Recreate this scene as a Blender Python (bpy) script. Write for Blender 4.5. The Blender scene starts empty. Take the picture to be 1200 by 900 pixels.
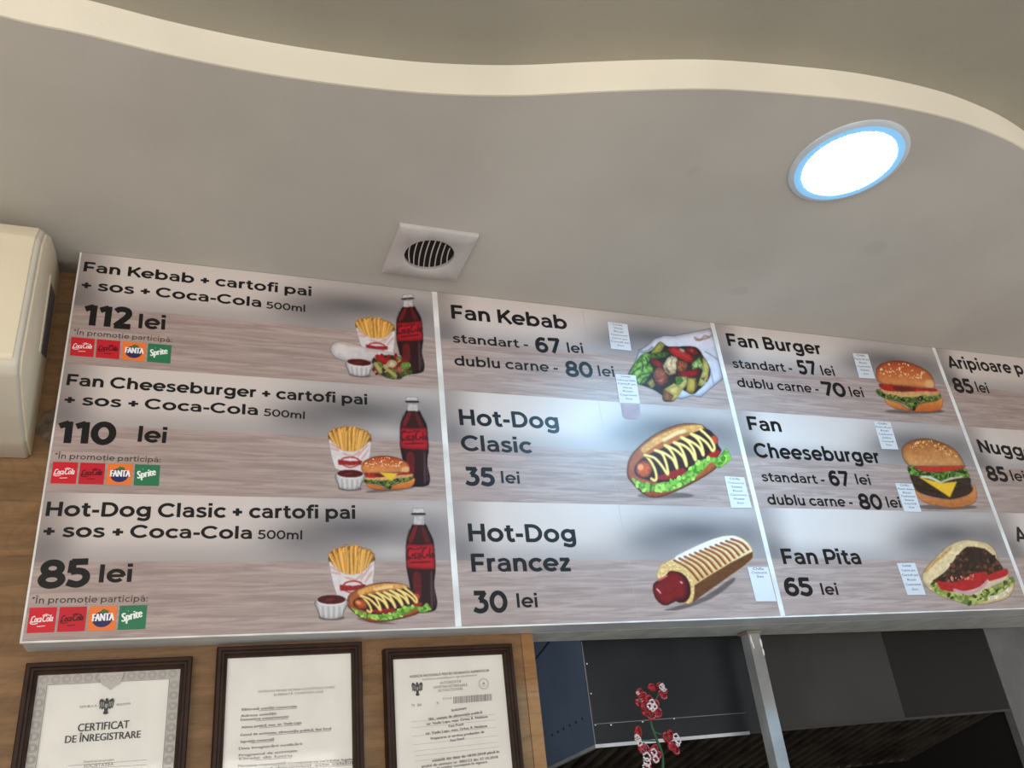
import bpy, bmesh, math, random, os
import numpy as np
from mathutils import Vector, Matrix
from mathutils.geometry import tessellate_polygon

# ------------------------------------------------------------------ camera, world, light, exposure
SC = bpy.context.scene
COL = SC.collection
CAM = np.array([0.227385, -1.539627, -0.306284])
RM = np.array([[0.9333695, -0.3442170, -0.1016657],
               [0.0696902, 0.4516742, -0.8894570],
               [0.3520860, 0.8231070, 0.4455675]])      # rows: right, down, forward
FPX = 985.72
cd = bpy.data.cameras.new('camera'); cam = bpy.data.objects.new('camera', cd); COL.objects.link(cam)
cd.sensor_width = 36.0; cd.lens = FPX / 1200 * 36; cd.clip_start = 0.01
m4 = Matrix.Identity(4)
for i in range(3):
    m4[i][0] = RM[0][i]; m4[i][1] = -RM[1][i]; m4[i][2] = -RM[2][i]; m4[i][3] = CAM[i]
cam.matrix_world = m4
SC.camera = cam

WORLD_STRENGTH = 0.72
WINDOW_POWER = 92.0
LAMP_EMIT = 185.0
SC.view_settings.view_transform = 'Standard'
SC.view_settings.look = 'None'
SC.view_settings.gamma = 1.0
SC.view_settings.use_curve_mapping = False
SC.view_settings.exposure = 0.0
w = bpy.data.worlds.new('daylight'); SC.world = w; w.use_nodes = True
bg = w.node_tree.nodes['Background']
bg.inputs[0].default_value = (1.0, 0.955, 0.90, 1); bg.inputs[1].default_value = WORLD_STRENGTH
ld = bpy.data.lights.new('shop_window_daylight', 'AREA'); ld.shape = 'RECTANGLE'; ld.size = 4.5; ld.size_y = 1.8
ld.energy = WINDOW_POWER; ld.color = (1.0, 0.95, 0.89)
lo = bpy.data.objects.new('shop_window_daylight', ld); COL.objects.link(lo)
lo.location = (-0.9, -4.3, -0.75); lo.rotation_euler = (math.radians(97), 0, math.radians(-8))

R = math.radians
random.seed(4)

def ray(u, v): return RM.T @ np.array([(u - 600) / FPX, (v - 450) / FPX, 1.0])
def at(u, v, y=0.0):                      # where a sight line meets the upright plane y
    d = ray(u, v); return CAM + d * ((y - CAM[1]) / d[1])
def atz(u, v, z):                         # ... the level plane z
    d = ray(u, v); return CAM + d * ((z - CAM[2]) / d[2])

# ------------------------------------------------------------------ materials
def lin(c):
    c = np.asarray(c, float) / 255.0
    return np.where(c <= 0.04045, c / 12.92, ((c + 0.055) / 1.055) ** 2.4)
MATS = {}
class NT:
    def __init__(s, name):
        s.m = bpy.data.materials.new(name); s.m.use_nodes = True
        s.t = s.m.node_tree; s.b = s.t.nodes['Principled BSDF']
    def n(s, typ, **kw):
        nd = s.t.nodes.new(typ)
        for k, v in kw.items(): setattr(nd, k, v)
        return nd
    def l(s, a, b): s.t.links.new(a, b)
    def val(s, sock, v):
        if hasattr(v, 'is_linked') or isinstance(v, bpy.types.NodeSocket): s.l(v, sock)
        else: sock.default_value = v
    def math(s, op, a, b=0.0, clamp=False):
        nd = s.n('ShaderNodeMath', operation=op); nd.use_clamp = clamp
        s.val(nd.inputs[0], a); s.val(nd.inputs[1], b); return nd.outputs[0]
    def mix(s, f, a, b, mode='MIX'):
        nd = s.n('ShaderNodeMixRGB', blend_type=mode)
        s.val(nd.inputs[0], f)
        for i, c in ((1, a), (2, b)):
            if isinstance(c, bpy.types.NodeSocket): s.l(c, nd.inputs[i])
            else: nd.inputs[i].default_value = (*lin(c), 1)
        return nd.outputs[0]
    def smooth(s, x, a, b):
        nd = s.n('ShaderNodeMapRange', interpolation_type='SMOOTHSTEP')
        s.val(nd.inputs[0], x); nd.inputs[1].default_value = a; nd.inputs[2].default_value = b
        return nd.outputs[0]
    def noise(s, scale, detail=3, vec=None, stretch=None, rough=0.5, dist=0.0):
        nd = s.n('ShaderNodeTexNoise'); nd.inputs['Scale'].default_value = scale
        nd.inputs['Detail'].default_value = detail; nd.inputs['Roughness'].default_value = rough
        nd.inputs['Distortion'].default_value = dist
        if vec is None: vec = s.n('ShaderNodeTexCoord').outputs['Object']
        if stretch:
            mp = s.n('ShaderNodeMapping'); mp.inputs['Scale'].default_value = stretch
            s.l(vec, mp.inputs[0]); vec = mp.outputs[0]
        s.l(vec, nd.inputs['Vector']); return nd.outputs[0]
    def bump(s, h, strength, dist=0.002):
        nd = s.n('ShaderNodeBump'); nd.inputs['Strength'].default_value = strength; nd.inputs['Distance'].default_value = dist
        s.l(h, nd.inputs['Height']); s.l(nd.outputs[0], s.b.inputs['Normal'])
def plain(name, c, rough=0.5, metal=0.0, var=0.06, nscale=18, bump=0.0, stretch=None, spec=0.5):
    if name in MATS: return MATS[name]
    t = NT(name); nz = t.noise(nscale, 4, stretch=stretch)
    a = [max(0, x * (1 - var)) for x in c]; b = [min(255, x * (1 + var)) for x in c]
    t.l(t.mix(t.smooth(nz, 0.3, 0.7), a, b), t.b.inputs['Base Color'])
    t.b.inputs['Roughness'].default_value = rough; t.b.inputs['Metallic'].default_value = metal
    t.b.inputs['Specular IOR Level'].default_value = spec
    if bump: t.bump(t.noise(nscale * 8, 2), bump)
    MATS[name] = t.m; return t.m

M_LOWER = None
def mat_paint(name, c, stain=False):
    t = NT(name)
    big = t.noise(2.2, 3); fine = t.noise(160, 2); mid = t.noise(45, 3, stretch=(1, 1, 1))
    col = t.mix(t.smooth(big, 0.3, 0.7), [x * 0.965 for x in c], [min(255, x * 1.03) for x in c])
    spots = t.smooth(t.noise(6.0, 1), 0.735, 0.78)
    col = t.mix(t.math('MULTIPLY', spots, 0.18), col, [x * 0.8 for x in c])
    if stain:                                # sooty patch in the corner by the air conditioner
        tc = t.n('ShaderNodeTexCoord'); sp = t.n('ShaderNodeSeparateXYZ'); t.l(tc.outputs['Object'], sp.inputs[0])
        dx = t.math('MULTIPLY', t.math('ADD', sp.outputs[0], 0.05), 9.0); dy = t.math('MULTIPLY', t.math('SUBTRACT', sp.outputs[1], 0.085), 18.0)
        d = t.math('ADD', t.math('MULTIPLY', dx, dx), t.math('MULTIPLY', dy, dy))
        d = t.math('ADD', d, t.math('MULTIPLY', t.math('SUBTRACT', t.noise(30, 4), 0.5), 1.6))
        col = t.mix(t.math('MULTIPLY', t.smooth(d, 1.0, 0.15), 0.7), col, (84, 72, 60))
    t.l(col, t.b.inputs['Base Color'])
    t.b.inputs['Roughness'].default_value = 0.75
    t.b.inputs['Specular IOR Level'].default_value = 0.25
    t.bump(t.math('ADD', fine, mid), 0.25, 0.0012)
    return t.m

def mat_wood(name, c0, c1, c2, axis='x'):
    t = NT(name)
    st = (1.1, 1, 11) if axis == 'x' else (11, 1, 1.1)
    n1 = t.noise(3.0, 6, stretch=st, rough=0.6, dist=0.8)
    n2 = t.noise(11.0, 6, stretch=(st[0] * 0.8, 1, st[2] * 1.6), rough=0.7)
    kn = t.noise(2.2, 2, stretch=(1.4, 1, 2.4), dist=1.4)
    rings = t.math('SINE', t.math('MULTIPLY', kn, 95.0))
    col = t.mix(t.smooth(n1, 0.3, 0.7), c0, c1)
    col = t.mix(t.math('MULTIPLY', t.smooth(n2, 0.5, 0.78), 0.65), col, c2)
    col = t.mix(t.math('MULTIPLY', t.smooth(rings, 0.2, 1.0), 0.12), col, c2)
    t.l(col, t.b.inputs['Base Color']); t.b.inputs['Roughness'].default_value = 0.5
    t.b.inputs['Specular IOR Level'].default_value = 0.3
    t.bump(n2, 0.12, 0.001)
    return t.m

def mat_print():                             # the printed background of one menu row (UV 0..1 per row)
    t = NT('printed_menu_background')
    uv = t.n('ShaderNodeUVMap'); sp = t.n('ShaderNodeSeparateXYZ'); t.l(uv.outputs[0], sp.inputs[0])
    U, V = sp.outputs[0], sp.outputs[1]
    def gauss(cu, cv, su, sv):
        a = t.math('DIVIDE', t.math('SUBTRACT', U, cu), su); b = t.math('DIVIDE', t.math('SUBTRACT', V, cv), sv)
        e = t.math('ADD', t.math('MULTIPLY', a, a), t.math('MULTIPLY', b, b))
        return t.math('POWER', 2.71828, t.math('MULTIPLY', e, -1.0))
    light = (210, 199, 194)
    col = t.mix(t.math('MULTIPLY', t.smooth(V, 0.74, 0.51), 0.55), light, (132, 126, 130))
    col = t.mix(t.math('MULTIPLY', t.smooth(U, 0.46, 0.68), 0.55), col, (138, 132, 134))
    col = t.mix(t.math('MULTIPLY', t.smooth(U, 0.13, 0.0), 0.62), col, (116, 102, 100))
    for g, k in ((gauss(0.76, 0.76, 0.17, 0.13), 0.80), (gauss(0.60, 0.67, 0.12, 0.12), 0.50), (gauss(0.95, 0.72, 0.08, 0.16), 0.45), (gauss(0.02, 0.62, 0.05, 0.14), 0.4)):
        col = t.mix(t.math('MULTIPLY', g, k), col, (78, 77, 82))
    for g, k in ((gauss(0.84, 0.57, 0.07, 0.06), 0.45), (gauss(0.60, 0.96, 0.16, 0.06), 0.30), (gauss(0.93, 0.95, 0.07, 0.05), 0.25)):
        col = t.mix(t.math('MULTIPLY', g, k), col, (206, 198, 196))
    mp = t.n('ShaderNodeMapping'); mp.inputs['Scale'].default_value = (2.0, 11, 1); t.l(uv.outputs[0], mp.inputs[0])
    n1 = t.noise(2.6, 7, vec=mp.outputs[0], rough=0.62, dist=0.9)
    n2 = t.noise(1.2, 4, vec=mp.outputs[0], rough=0.5, dist=0.6)
    wd = t.mix(t.smooth(n1, 0.30, 0.70), (152, 133, 128), (182, 163, 156))
    wd = t.mix(t.math('MULTIPLY', t.smooth(n2, 0.50, 0.72), 0.5), wd, (134, 117, 113))
    pl = t.math('FRACT', t.math('MULTIPLY', V, 6.1)); 
    wd = t.mix(t.math('MULTIPLY', t.smooth(pl, 0.05, 0.0), 0.25), wd, (128, 112, 108))
    col = t.mix(t.smooth(V, 0.522, 0.500), col, wd)
    t.l(col, t.b.inputs['Base Color'])
    t.b.inputs['Roughness'].default_value = 0.42; t.b.inputs['Specular IOR Level'].default_value = 0.5
    return t.m

def mat_ink(name='print_ink', rough=0.42):
    if name in MATS: return MATS[name]
    t = NT(name); a = t.n('ShaderNodeAttribute'); a.attribute_name = 'ink'
    t.l(a.outputs['Color'], t.b.inputs['Base Color']); t.l(a.outputs['Alpha'], t.b.inputs['Alpha'])
    t.b.inputs['Roughness'].default_value = rough; t.b.inputs['Specular IOR Level'].default_value = 0.36
    MATS[name] = t.m; return t.m

def mat_emit(name, c, s):
    t = NT(name); t.b.inputs['Base Color'].default_value = (*c, 1)
    t.b.inputs['Emission Color'].default_value = (*c, 1); t.b.inputs['Emission Strength'].default_value = s
    nz = t.noise(20, 1); t.l(t.math('ADD', t.math('MULTIPLY', nz, 0.1), 0.3), t.b.inputs['Roughness'])
    return t.m
def mat_glass():
    if 'glass' in MATS: return MATS['glass']
    t = NT('frame_glass'); out = t.t.nodes['Material Output']
    tr = t.n('ShaderNodeBsdfTransparent'); gl = t.n('ShaderNodeBsdfGlossy'); gl.inputs['Roughness'].default_value = 0.05
    fr = t.n('ShaderNodeFresnel'); fr.inputs[0].default_value = 1.45
    wob = t.noise(6, 2); bp = t.n('ShaderNodeBump'); bp.inputs['Strength'].default_value = 0.05; t.l(wob, bp.inputs['Height']); t.l(bp.outputs[0], gl.inputs['Normal'])
    mx = t.n('ShaderNodeMixShader'); t.l(fr.outputs[0], mx.inputs[0]); t.l(tr.outputs[0], mx.inputs[1]); t.l(gl.outputs[0], mx.inputs[2])
    t.l(mx.outputs[0], out.inputs['Surface']); MATS['glass'] = t.m; return t.m

# ------------------------------------------------------------------ objects
def thing(name, label, cat, loc, group=None):
    o = bpy.data.objects.new(name, None); COL.objects.link(o); o.location = loc; o.empty_display_size = 0.03
    o['label'] = label; o['category'] = cat
    if group: o['group'] = group
    return o
def worldloc(o):
    v = Vector((0, 0, 0))
    while o is not None: v += o.location; o = o.parent
    return v
def link(name, me, mat, parent=None, base=None):
    """mesh given in world coordinates -> object; its origin is the parent's or 'base'"""
    org = Vector(base) if base is not None else (worldloc(parent) if parent is not None else Vector((0, 0, 0)))
    me.transform(Matrix.Translation(-org))
    o = bpy.data.objects.new(name, me); COL.objects.link(o)
    for mm in (mat if isinstance(mat, (list, tuple)) else [mat]): me.materials.append(mm)
    if parent is not None:
        o.parent = parent; o.location = org - worldloc(parent)
    else: o.location = org
    return o
def tag(o, label, cat, group=None):
    o['label'] = label; o['category'] = cat
    if group: o['group'] = group
    return o
def struct(o): o['kind'] = 'structure'; return o
class MB:
    def __init__(s): s.bm = bmesh.new()
    def box(s, x0, x1, y0, y1, z0, z1, bevel=0.0, seg=2):
        b = bmesh.new(); bmesh.ops.create_cube(b, size=1)
        for v in b.verts: v.co = Vector((x0 + (v.co.x + .5) * (x1 - x0), y0 + (v.co.y + .5) * (y1 - y0), z0 + (v.co.z + .5) * (z1 - z0)))
        if bevel: bmesh.ops.bevel(b, geom=b.edges[:], offset=bevel, segments=seg, affect='EDGES', profile=0.5)
        s.add(b); return s
    def add(s, b):
        me = bpy.data.meshes.new('tmp'); b.to_mesh(me); b.free(); s.bm.from_mesh(me); bpy.data.meshes.remove(me)
    def prism(s, pts, ax, a0, a1, bevel=0.0, seg=2):
        """closed outline extruded along axis ax (0/1/2); pts are the other two coords in order"""
        b = bmesh.new(); lo, hi = [], []
        for p in pts:
            for val, lst in ((a0, lo), (a1, hi)):
                c = list(p); c.insert(ax, val); lst.append(b.verts.new(c))
        n = len(pts)
        b.faces.new(lo); b.faces.new(hi[::-1])
        for i in range(n): b.faces.new((lo[i], hi[i], hi[(i + 1) % n], lo[(i + 1) % n]))
        bmesh.ops.recalc_face_normals(b, faces=b.faces[:])
        if bevel: bmesh.ops.bevel(b, geom=b.edges[:], offset=bevel, segments=seg, affect='EDGES', profile=0.5)
        s.add(b); return s
    def tube(s, pts, r, n=8, closed=False, caps=True):
        pts = [Vector(p) for p in pts]; N = len(pts); rings = []
        rr = r if isinstance(r, (list, tuple)) else [r] * N
        up = Vector((0.13, 0.21, 0.97))
        for i, p in enumerate(pts):
            a = pts[(i - 1) % N] if (closed or i > 0) else p; c = pts[(i + 1) % N] if (closed or i < N - 1) else p
            d = (c - a).normalized(); u = d.cross(up)
            if u.length < 1e-4: u = d.cross(Vector((1, 0, 0)))
            u.normalize(); v = d.cross(u)
            rings.append([s.bm.verts.new(p + (u * math.cos(2 * math.pi * k / n) + v * math.sin(2 * math.pi * k / n)) * rr[i]) for k in range(n)])
        for i in range(N if closed else N - 1):
            A, B = rings[i], rings[(i + 1) % N]
            for k in range(n): s.bm.faces.new((A[k], A[(k + 1) % n], B[(k + 1) % n], B[k]))
        if caps and not closed: s.bm.faces.new(rings[0][::-1]); s.bm.faces.new(rings[-1])
        return s
    def lathe(s, c, prof, n=48, cap=True):
        """profile [(r, z)] about the vertical through c"""
        rings = []
        for r, z in prof:
            rings.append([s.bm.verts.new((c[0] + r * math.cos(2 * math.pi * k / n), c[1] + r * math.sin(2 * math.pi * k / n), c[2] + z)) for k in range(n)] if r > 1e-6 else [s.bm.verts.new((c[0], c[1], c[2] + z))])
        for A, B in zip(rings, rings[1:]):
            for k in range(n):
                k2 = (k + 1) % n
                if len(A) == 1: s.bm.faces.new((A[0], B[k2], B[k]))
                elif len(B) == 1: s.bm.faces.new((A[k], A[k2], B[0]))
                else: s.bm.faces.new((A[k], A[k2], B[k2], B[k]))
        return s
    def ball(s, c, r, sx=1, sy=1, sz=1, rot=None, sub=2):
        b = bmesh.new(); bmesh.ops.create_icosphere(b, subdivisions=sub, radius=r)
        for v in b.verts:
            q = Vector((v.co.x * sx, v.co.y * sy, v.co.z * sz))
            if rot is not None: q = rot @ q
            v.co = q + Vector(c)
        s.add(b); return s
    def build(s, name, mat, parent=None, base=None, smooth=False, fix=True):
        if fix: bmesh.ops.recalc_face_normals(s.bm, faces=s.bm.faces[:])
        me = bpy.data.meshes.new(name); s.bm.to_mesh(me); s.bm.free()
        if smooth:
            for p in me.polygons: p.use_smooth = True
            if hasattr(me, 'set_sharp_from_angle'): me.set_sharp_from_angle(angle=R(38))
        return link(name, me, mat, parent, base)

# ------------------------------------------------------------------ flat printing: strokes, polygons, letters
def crom(pts, closed=False, k=8):
    P = [np.array(p, float) for p in pts]; n = len(P); out = []
    for i in range(n if closed else n - 1):
        p0 = P[(i - 1) % n] if (closed or i > 0) else P[i]; p1 = P[i]; p2 = P[(i + 1) % n]
        p3 = P[(i + 2) % n] if (closed or i < n - 2) else p2
        for j in range(k):
            t = j / k
            out.append(0.5 * (2 * p1 + (p2 - p0) * t + (2 * p0 - 5 * p1 + 4 * p2 - p3) * t * t + (3 * p1 - p0 - 3 * p2 + p3) * t ** 3))
    if not closed: out.append(P[-1])
    return out
def ribbon(pts, wd, closed=False):
    """stroke of constant width -> verts, faces"""
    P = [np.array(p, float) for p in pts]; n = len(P); V = []; F = []
    for i in range(n):
        a = P[(i - 1) % n] if (closed or i > 0) else P[i]; b = P[(i + 1) % n] if (closed or i < n - 1) else P[i]
        d = b - a; d = d / (np.hypot(*d) + 1e-12); nn = np.array([-d[1], d[0]]) * wd / 2
        V += [tuple(P[i] + nn), tuple(P[i] - nn)]
    for i in range(n if closed else n - 1):
        j = (i + 1) % n; F.append((2 * i, 2 * i + 1, 2 * j + 1, 2 * j))
    return V, F
def E_(cx, cy, rx, ry, a0=0, a1=360):
    n = max(6, int(abs(a1 - a0) / 9)); cl = abs(a1 - a0) >= 359.9
    return ('e', [(cx + rx * math.cos(R(a0 + (a1 - a0) * i / n)), cy + ry * math.sin(R(a0 + (a1 - a0) * i / n))) for i in range(n if cl else n + 1)], cl, 1.0)
def L_(*p, k=1.0): return ('l', list(p), False, k)
def S_(*p, k=1.0): return ('s', crom(p), False, k)
st = L_((.17, 0), (.17, 1.04)); sx = L_((.17, 0), (.17, .75))
def arch(x): return [S_((x, .36), (x + .05, .57), (x + .18, .665), (x + .33, .65), (x + .44, .55), (x + .47, .38)), L_((x + .47, .40), (x + .47, 0))]
GL = {
 'o': ([E_(.45, .375, .31, .295)], .90),
 'a': ([L_((.61, 0), (.61, .45)), S_((.61, .42), (.58, .58), (.46, .665), (.32, .67), (.11, .60), k=.85), S_((.61, .425), (.40, .425), (.24, .40), (.15, .32), (.14, .21), (.21, .11), (.33, .065), (.48, .10), (.61, .24), k=.8)], .78),
 'b': ([st, E_(.47, .375, .30, .295)], .92), 'd': ([L_((.75, 0), (.75, 1.04)), E_(.45, .375, .30, .295)], .92),
 'p': ([L_((.17, -.26), (.17, .75)), E_(.47, .375, .30, .295)], .92),
 'g': ([E_(.44, .39, .29, .28), S_((.74, .75), (.74, .3), (.74, .05), (.69, -.12), (.57, -.19), (.42, -.195), (.15, -.12))], .91),
 'c': ([E_(.45, .375, .31, .295, 42, 318)], .76), 'e': ([E_(.44, .375, .31, .295, -4, 318), L_((.15, .365), (.78, .365), k=.8)], .85),
 'f': ([S_((.23, 0), (.23, .4), (.23, .75), (.26, .89), (.35, .96), (.52, .955)), L_((.03, .67), (.48, .67), k=.85)], .50),
 'h': ([st] + arch(.17), .81), 'n': ([sx] + arch(.17), .81), 'm': ([sx] + arch(.17) + arch(.64), 1.28),
 'u': ([S_((.16, .75), (.16, .35), (.19, .18), (.29, .085), (.44, .085), (.57, .17), (.63, .36)), L_((.63, .75), (.63, 0))], .80),
 'r': ([sx, S_((.17, .36), (.20, .53), (.30, .645), (.48, .67))], .53),
 'i': ([sx, L_((.17, .865), (.17, 1.06), k=1.12)], .35), 'l': ([st], .35),
 't': ([S_((.24, .93), (.24, .6), (.24, .28), (.28, .13), (.37, .075), (.52, .11)), L_((.03, .67), (.49, .67), k=.85)], .55),
 's': ([S_((.58, .60), (.45, .665), (.30, .67), (.17, .61), (.16, .50), (.27, .415), (.42, .365), (.54, .29), (.55, .17), (.44, .085), (.28, .075), (.07, .15), k=.88)], .68),
 'z': ([L_((.08, .67), (.59, .67)), L_((.56, .70), (.10, .05)), L_((.06, .08), (.61, .08))], .67),
 'F': ([L_((.17, 0), (.17, 1)), L_((.17, .915), (.73, .915)), L_((.17, .46), (.67, .46))], .78),
 'K': ([L_((.17, 0), (.17, 1)), L_((.80, 1.0), (.20, .37)), L_((.40, .56), (.84, 0))], .87),
 'C': ([E_(.54, .5, .44, .42, 40, 320)], 1.0), 'H': ([L_((.17, 0), (.17, 1)), L_((.80, 0), (.80, 1)), L_((.17, .5), (.80, .5))], .97),
 'D': ([L_((.17, 0), (.17, 1)), ('l', [(.10, .915), (.44, .915)] + E_(.44, .5, .42, .415, 90, -90)[1][1:-1] + [(.44, .085), (.10, .085)], False, 1)], 1.0),
 'B': ([L_((.17, 0), (.17, 1)), ('l', [(.17, .915), (.48, .915)] + E_(.50, .715, .19, .20, 80, -80)[1] + [(.48, .515), (.17, .515)], False, 1), ('l', [(.17, .505), (.5, .505)] + E_(.53, .295, .22, .21, 80, -80)[1] + [(.5, .085), (.17, .085)], False, 1)], .92),
 'P': ([L_((.17, 0), (.17, 1)), ('l', [(.17, .915), (.46, .915)] + E_(.49, .645, .27, .27, 85, -85)[1] + [(.46, .375), (.17, .375)], False, 1)], .85),
 'N': ([L_((.17, 0), (.17, 1)), L_((.15, .94), (.81, .06), k=1.05), L_((.79, 0), (.79, 1))], .96),
 'A': ([L_((.07, 0), (.49, 1.0)), L_((.45, 1.0), (.87, 0)), L_((.22, .26), (.72, .26), k=.9)], .94),
 '0': ([E_(.46, .5, .33, .42)], .92), '1': ([L_((.40, 0), (.40, 1)), L_((.06, .78), (.40, .93))], .60),
 '2': ([S_((.09, .80), (.22, .90), (.40, .92), (.57, .86), (.63, .70), (.55, .53), (.36, .32), (.12, .07)), L_((.07, .08), (.74, .08))], .80),
 '3': ([L_((.08, .92), (.64, .92)), L_((.62, .96), (.34, .58)), S_((.33, .56), (.50, .55), (.62, .45), (.645, .30), (.57, .15), (.42, .08), (.24, .08), (.05, .17))], .80),
 '5': ([L_((.68, .92), (.15, .92)), L_((.20, .98), (.16, .50)), S_((.15, .545), (.36, .575), (.54, .53), (.645, .40), (.63, .22), (.50, .10), (.32, .07), (.05, .16))], .80),
 '6': ([S_((.70, .86), (.54, .92), (.38, .90), (.22, .76), (.155, .55), (.155, .33)), E_(.44, .335, .285, .255)], .84),
 '7': ([L_((.06, .92), (.76, .92)), L_((.72, .96), (.29, 0))], .78), '8': ([E_(.44, .71, .26, .21), E_(.44, .285, .31, .215)], .88),
 '+': ([L_((.05, .42), (.61, .42)), L_((.33, .14), (.33, .70))], .66), '-': ([L_((.05, .37), (.42, .37))], .48),
 ':': ([L_((.17, 0), (.17, .2)), L_((.17, .5), (.17, .7))], .35),
 '*': ([L_((.02, .86), (.34, .86), k=.7), L_((.10, .72), (.26, 1.0), k=.7), L_((.26, .72), (.10, 1.0), k=.7)], .38), ' ': ([], .33)}
GL['ă'] = (GL['a'][0] + [S_((.18, 1.02), (.26, .90), (.40, .90), (.48, 1.02), k=.6)], .78)
GL['ț'] = (GL['t'][0] + [L_((.36, -.12), (.30, -.30), k=.8)], .55)
GL['Î'] = ([L_((.20, 0), (.20, 1)), L_((.04, 1.08), (.20, 1.24), k=.6), L_((.20, 1.24), (.36, 1.08), k=.6)], .40)
def stroke_text(s, wt):
    V, F = [], []; x = 0; ly = 0
    for ch in s:
        gl, adv = GL[ch]
        for kind, pts, cl, k in gl:
            v, f = ribbon([(p[0] + x, p[1]) for p in pts], wt * k, cl)
            o = len(V); V += [(a, b_, ly % 6) for a, b_ in v]; F += [tuple(i + o for i in q) for q in f]; ly += 1
        x += adv
    return np.array(V), F
_font_cache = {}
def font_text(s, shear=0.0, space=1.0):
    key = (s, shear, space)
    if key not in _font_cache:
        c = bpy.data.curves.new('t', 'FONT'); c.body = s; c.size = 1.0; c.shear = shear; c.space_character = space; c.resolution_u = 3
        o = bpy.data.objects.new('t', c); COL.objects.link(o)
        dg = bpy.context.evaluated_depsgraph_get(); dg.update()
        me = bpy.data.meshes.new_from_object(o.evaluated_get(dg), depsgraph=dg)
        V = np.array([v.co[:2] for v in me.vertices]); F = [tuple(p.vertices) for p in me.polygons]
        bpy.data.objects.remove(o); bpy.data.curves.remove(c); bpy.data.meshes.remove(me)
        _font_cache[key] = (V, F)
    V, F = _font_cache[key]; return V.copy(), F
CAPH = 0.68
class Ink:
    """flat coloured shapes lying on the upright plane y (x, z coordinates); later layers lie a hair nearer"""
    def __init__(s, y, step=0.00012): s.y = y; s.step = step; s.k = 0; s.V = []; s.F = []; s.C = []
    def add(s, V, F, col):
        o = len(s.V); y = s.y - s.k * s.step; s.k += 1
        c = (*lin(col), 1.0)
        for p in V: s.V.append((p[0], y - (p[2] * 2.5e-5 if len(p) > 2 else 0), p[1])); s.C.append(c)
        s.F += [tuple(i + o for i in f) for f in F]
    def poly(s, pts, col, smooth=False):
        if smooth: pts = crom(pts, True, 6)
        tri = tessellate_polygon([[Vector((p[0], p[1], 0)) for p in pts]]); s.add(pts, tri, col)
    def stroke(s, pts, wd, col, closed=False, smooth=False):
        if smooth: pts = crom(pts, closed, 6)
        s.add(*ribbon(pts, wd, closed), col)
    def fit(s, V, F, p0, p1, cap, col, unit):
        """lettering mesh with baseline ends p0, p1 and capital height cap"""
        p0, p1 = np.array(p0), np.array(p1); d = p1 - p0; L = np.hypot(*d); d = d / L; n = np.array([-d[1], d[0]])
        a, b = V[:, 0].min(), V[:, 0].max()
        Q = p0 + np.outer((V[:, 0] - a) / (b - a) * L, d) + np.outer(V[:, 1] * cap / unit, n)
        if V.shape[1] > 2: Q = np.c_[Q, V[:, 2]]
        s.add(Q, F, col)
    def build(s, name, parent=None, base=None, mat=None):
        me = bpy.data.meshes.new(name); me.from_pydata(s.V, [], s.F)
        ca = me.color_attributes.new('ink', 'FLOAT_COLOR', 'POINT')
        ca.data.foreach_set('color', np.array(s.C, np.float32).ravel())
        return link(name, me, mat or mat_ink(), parent, base)

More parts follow.
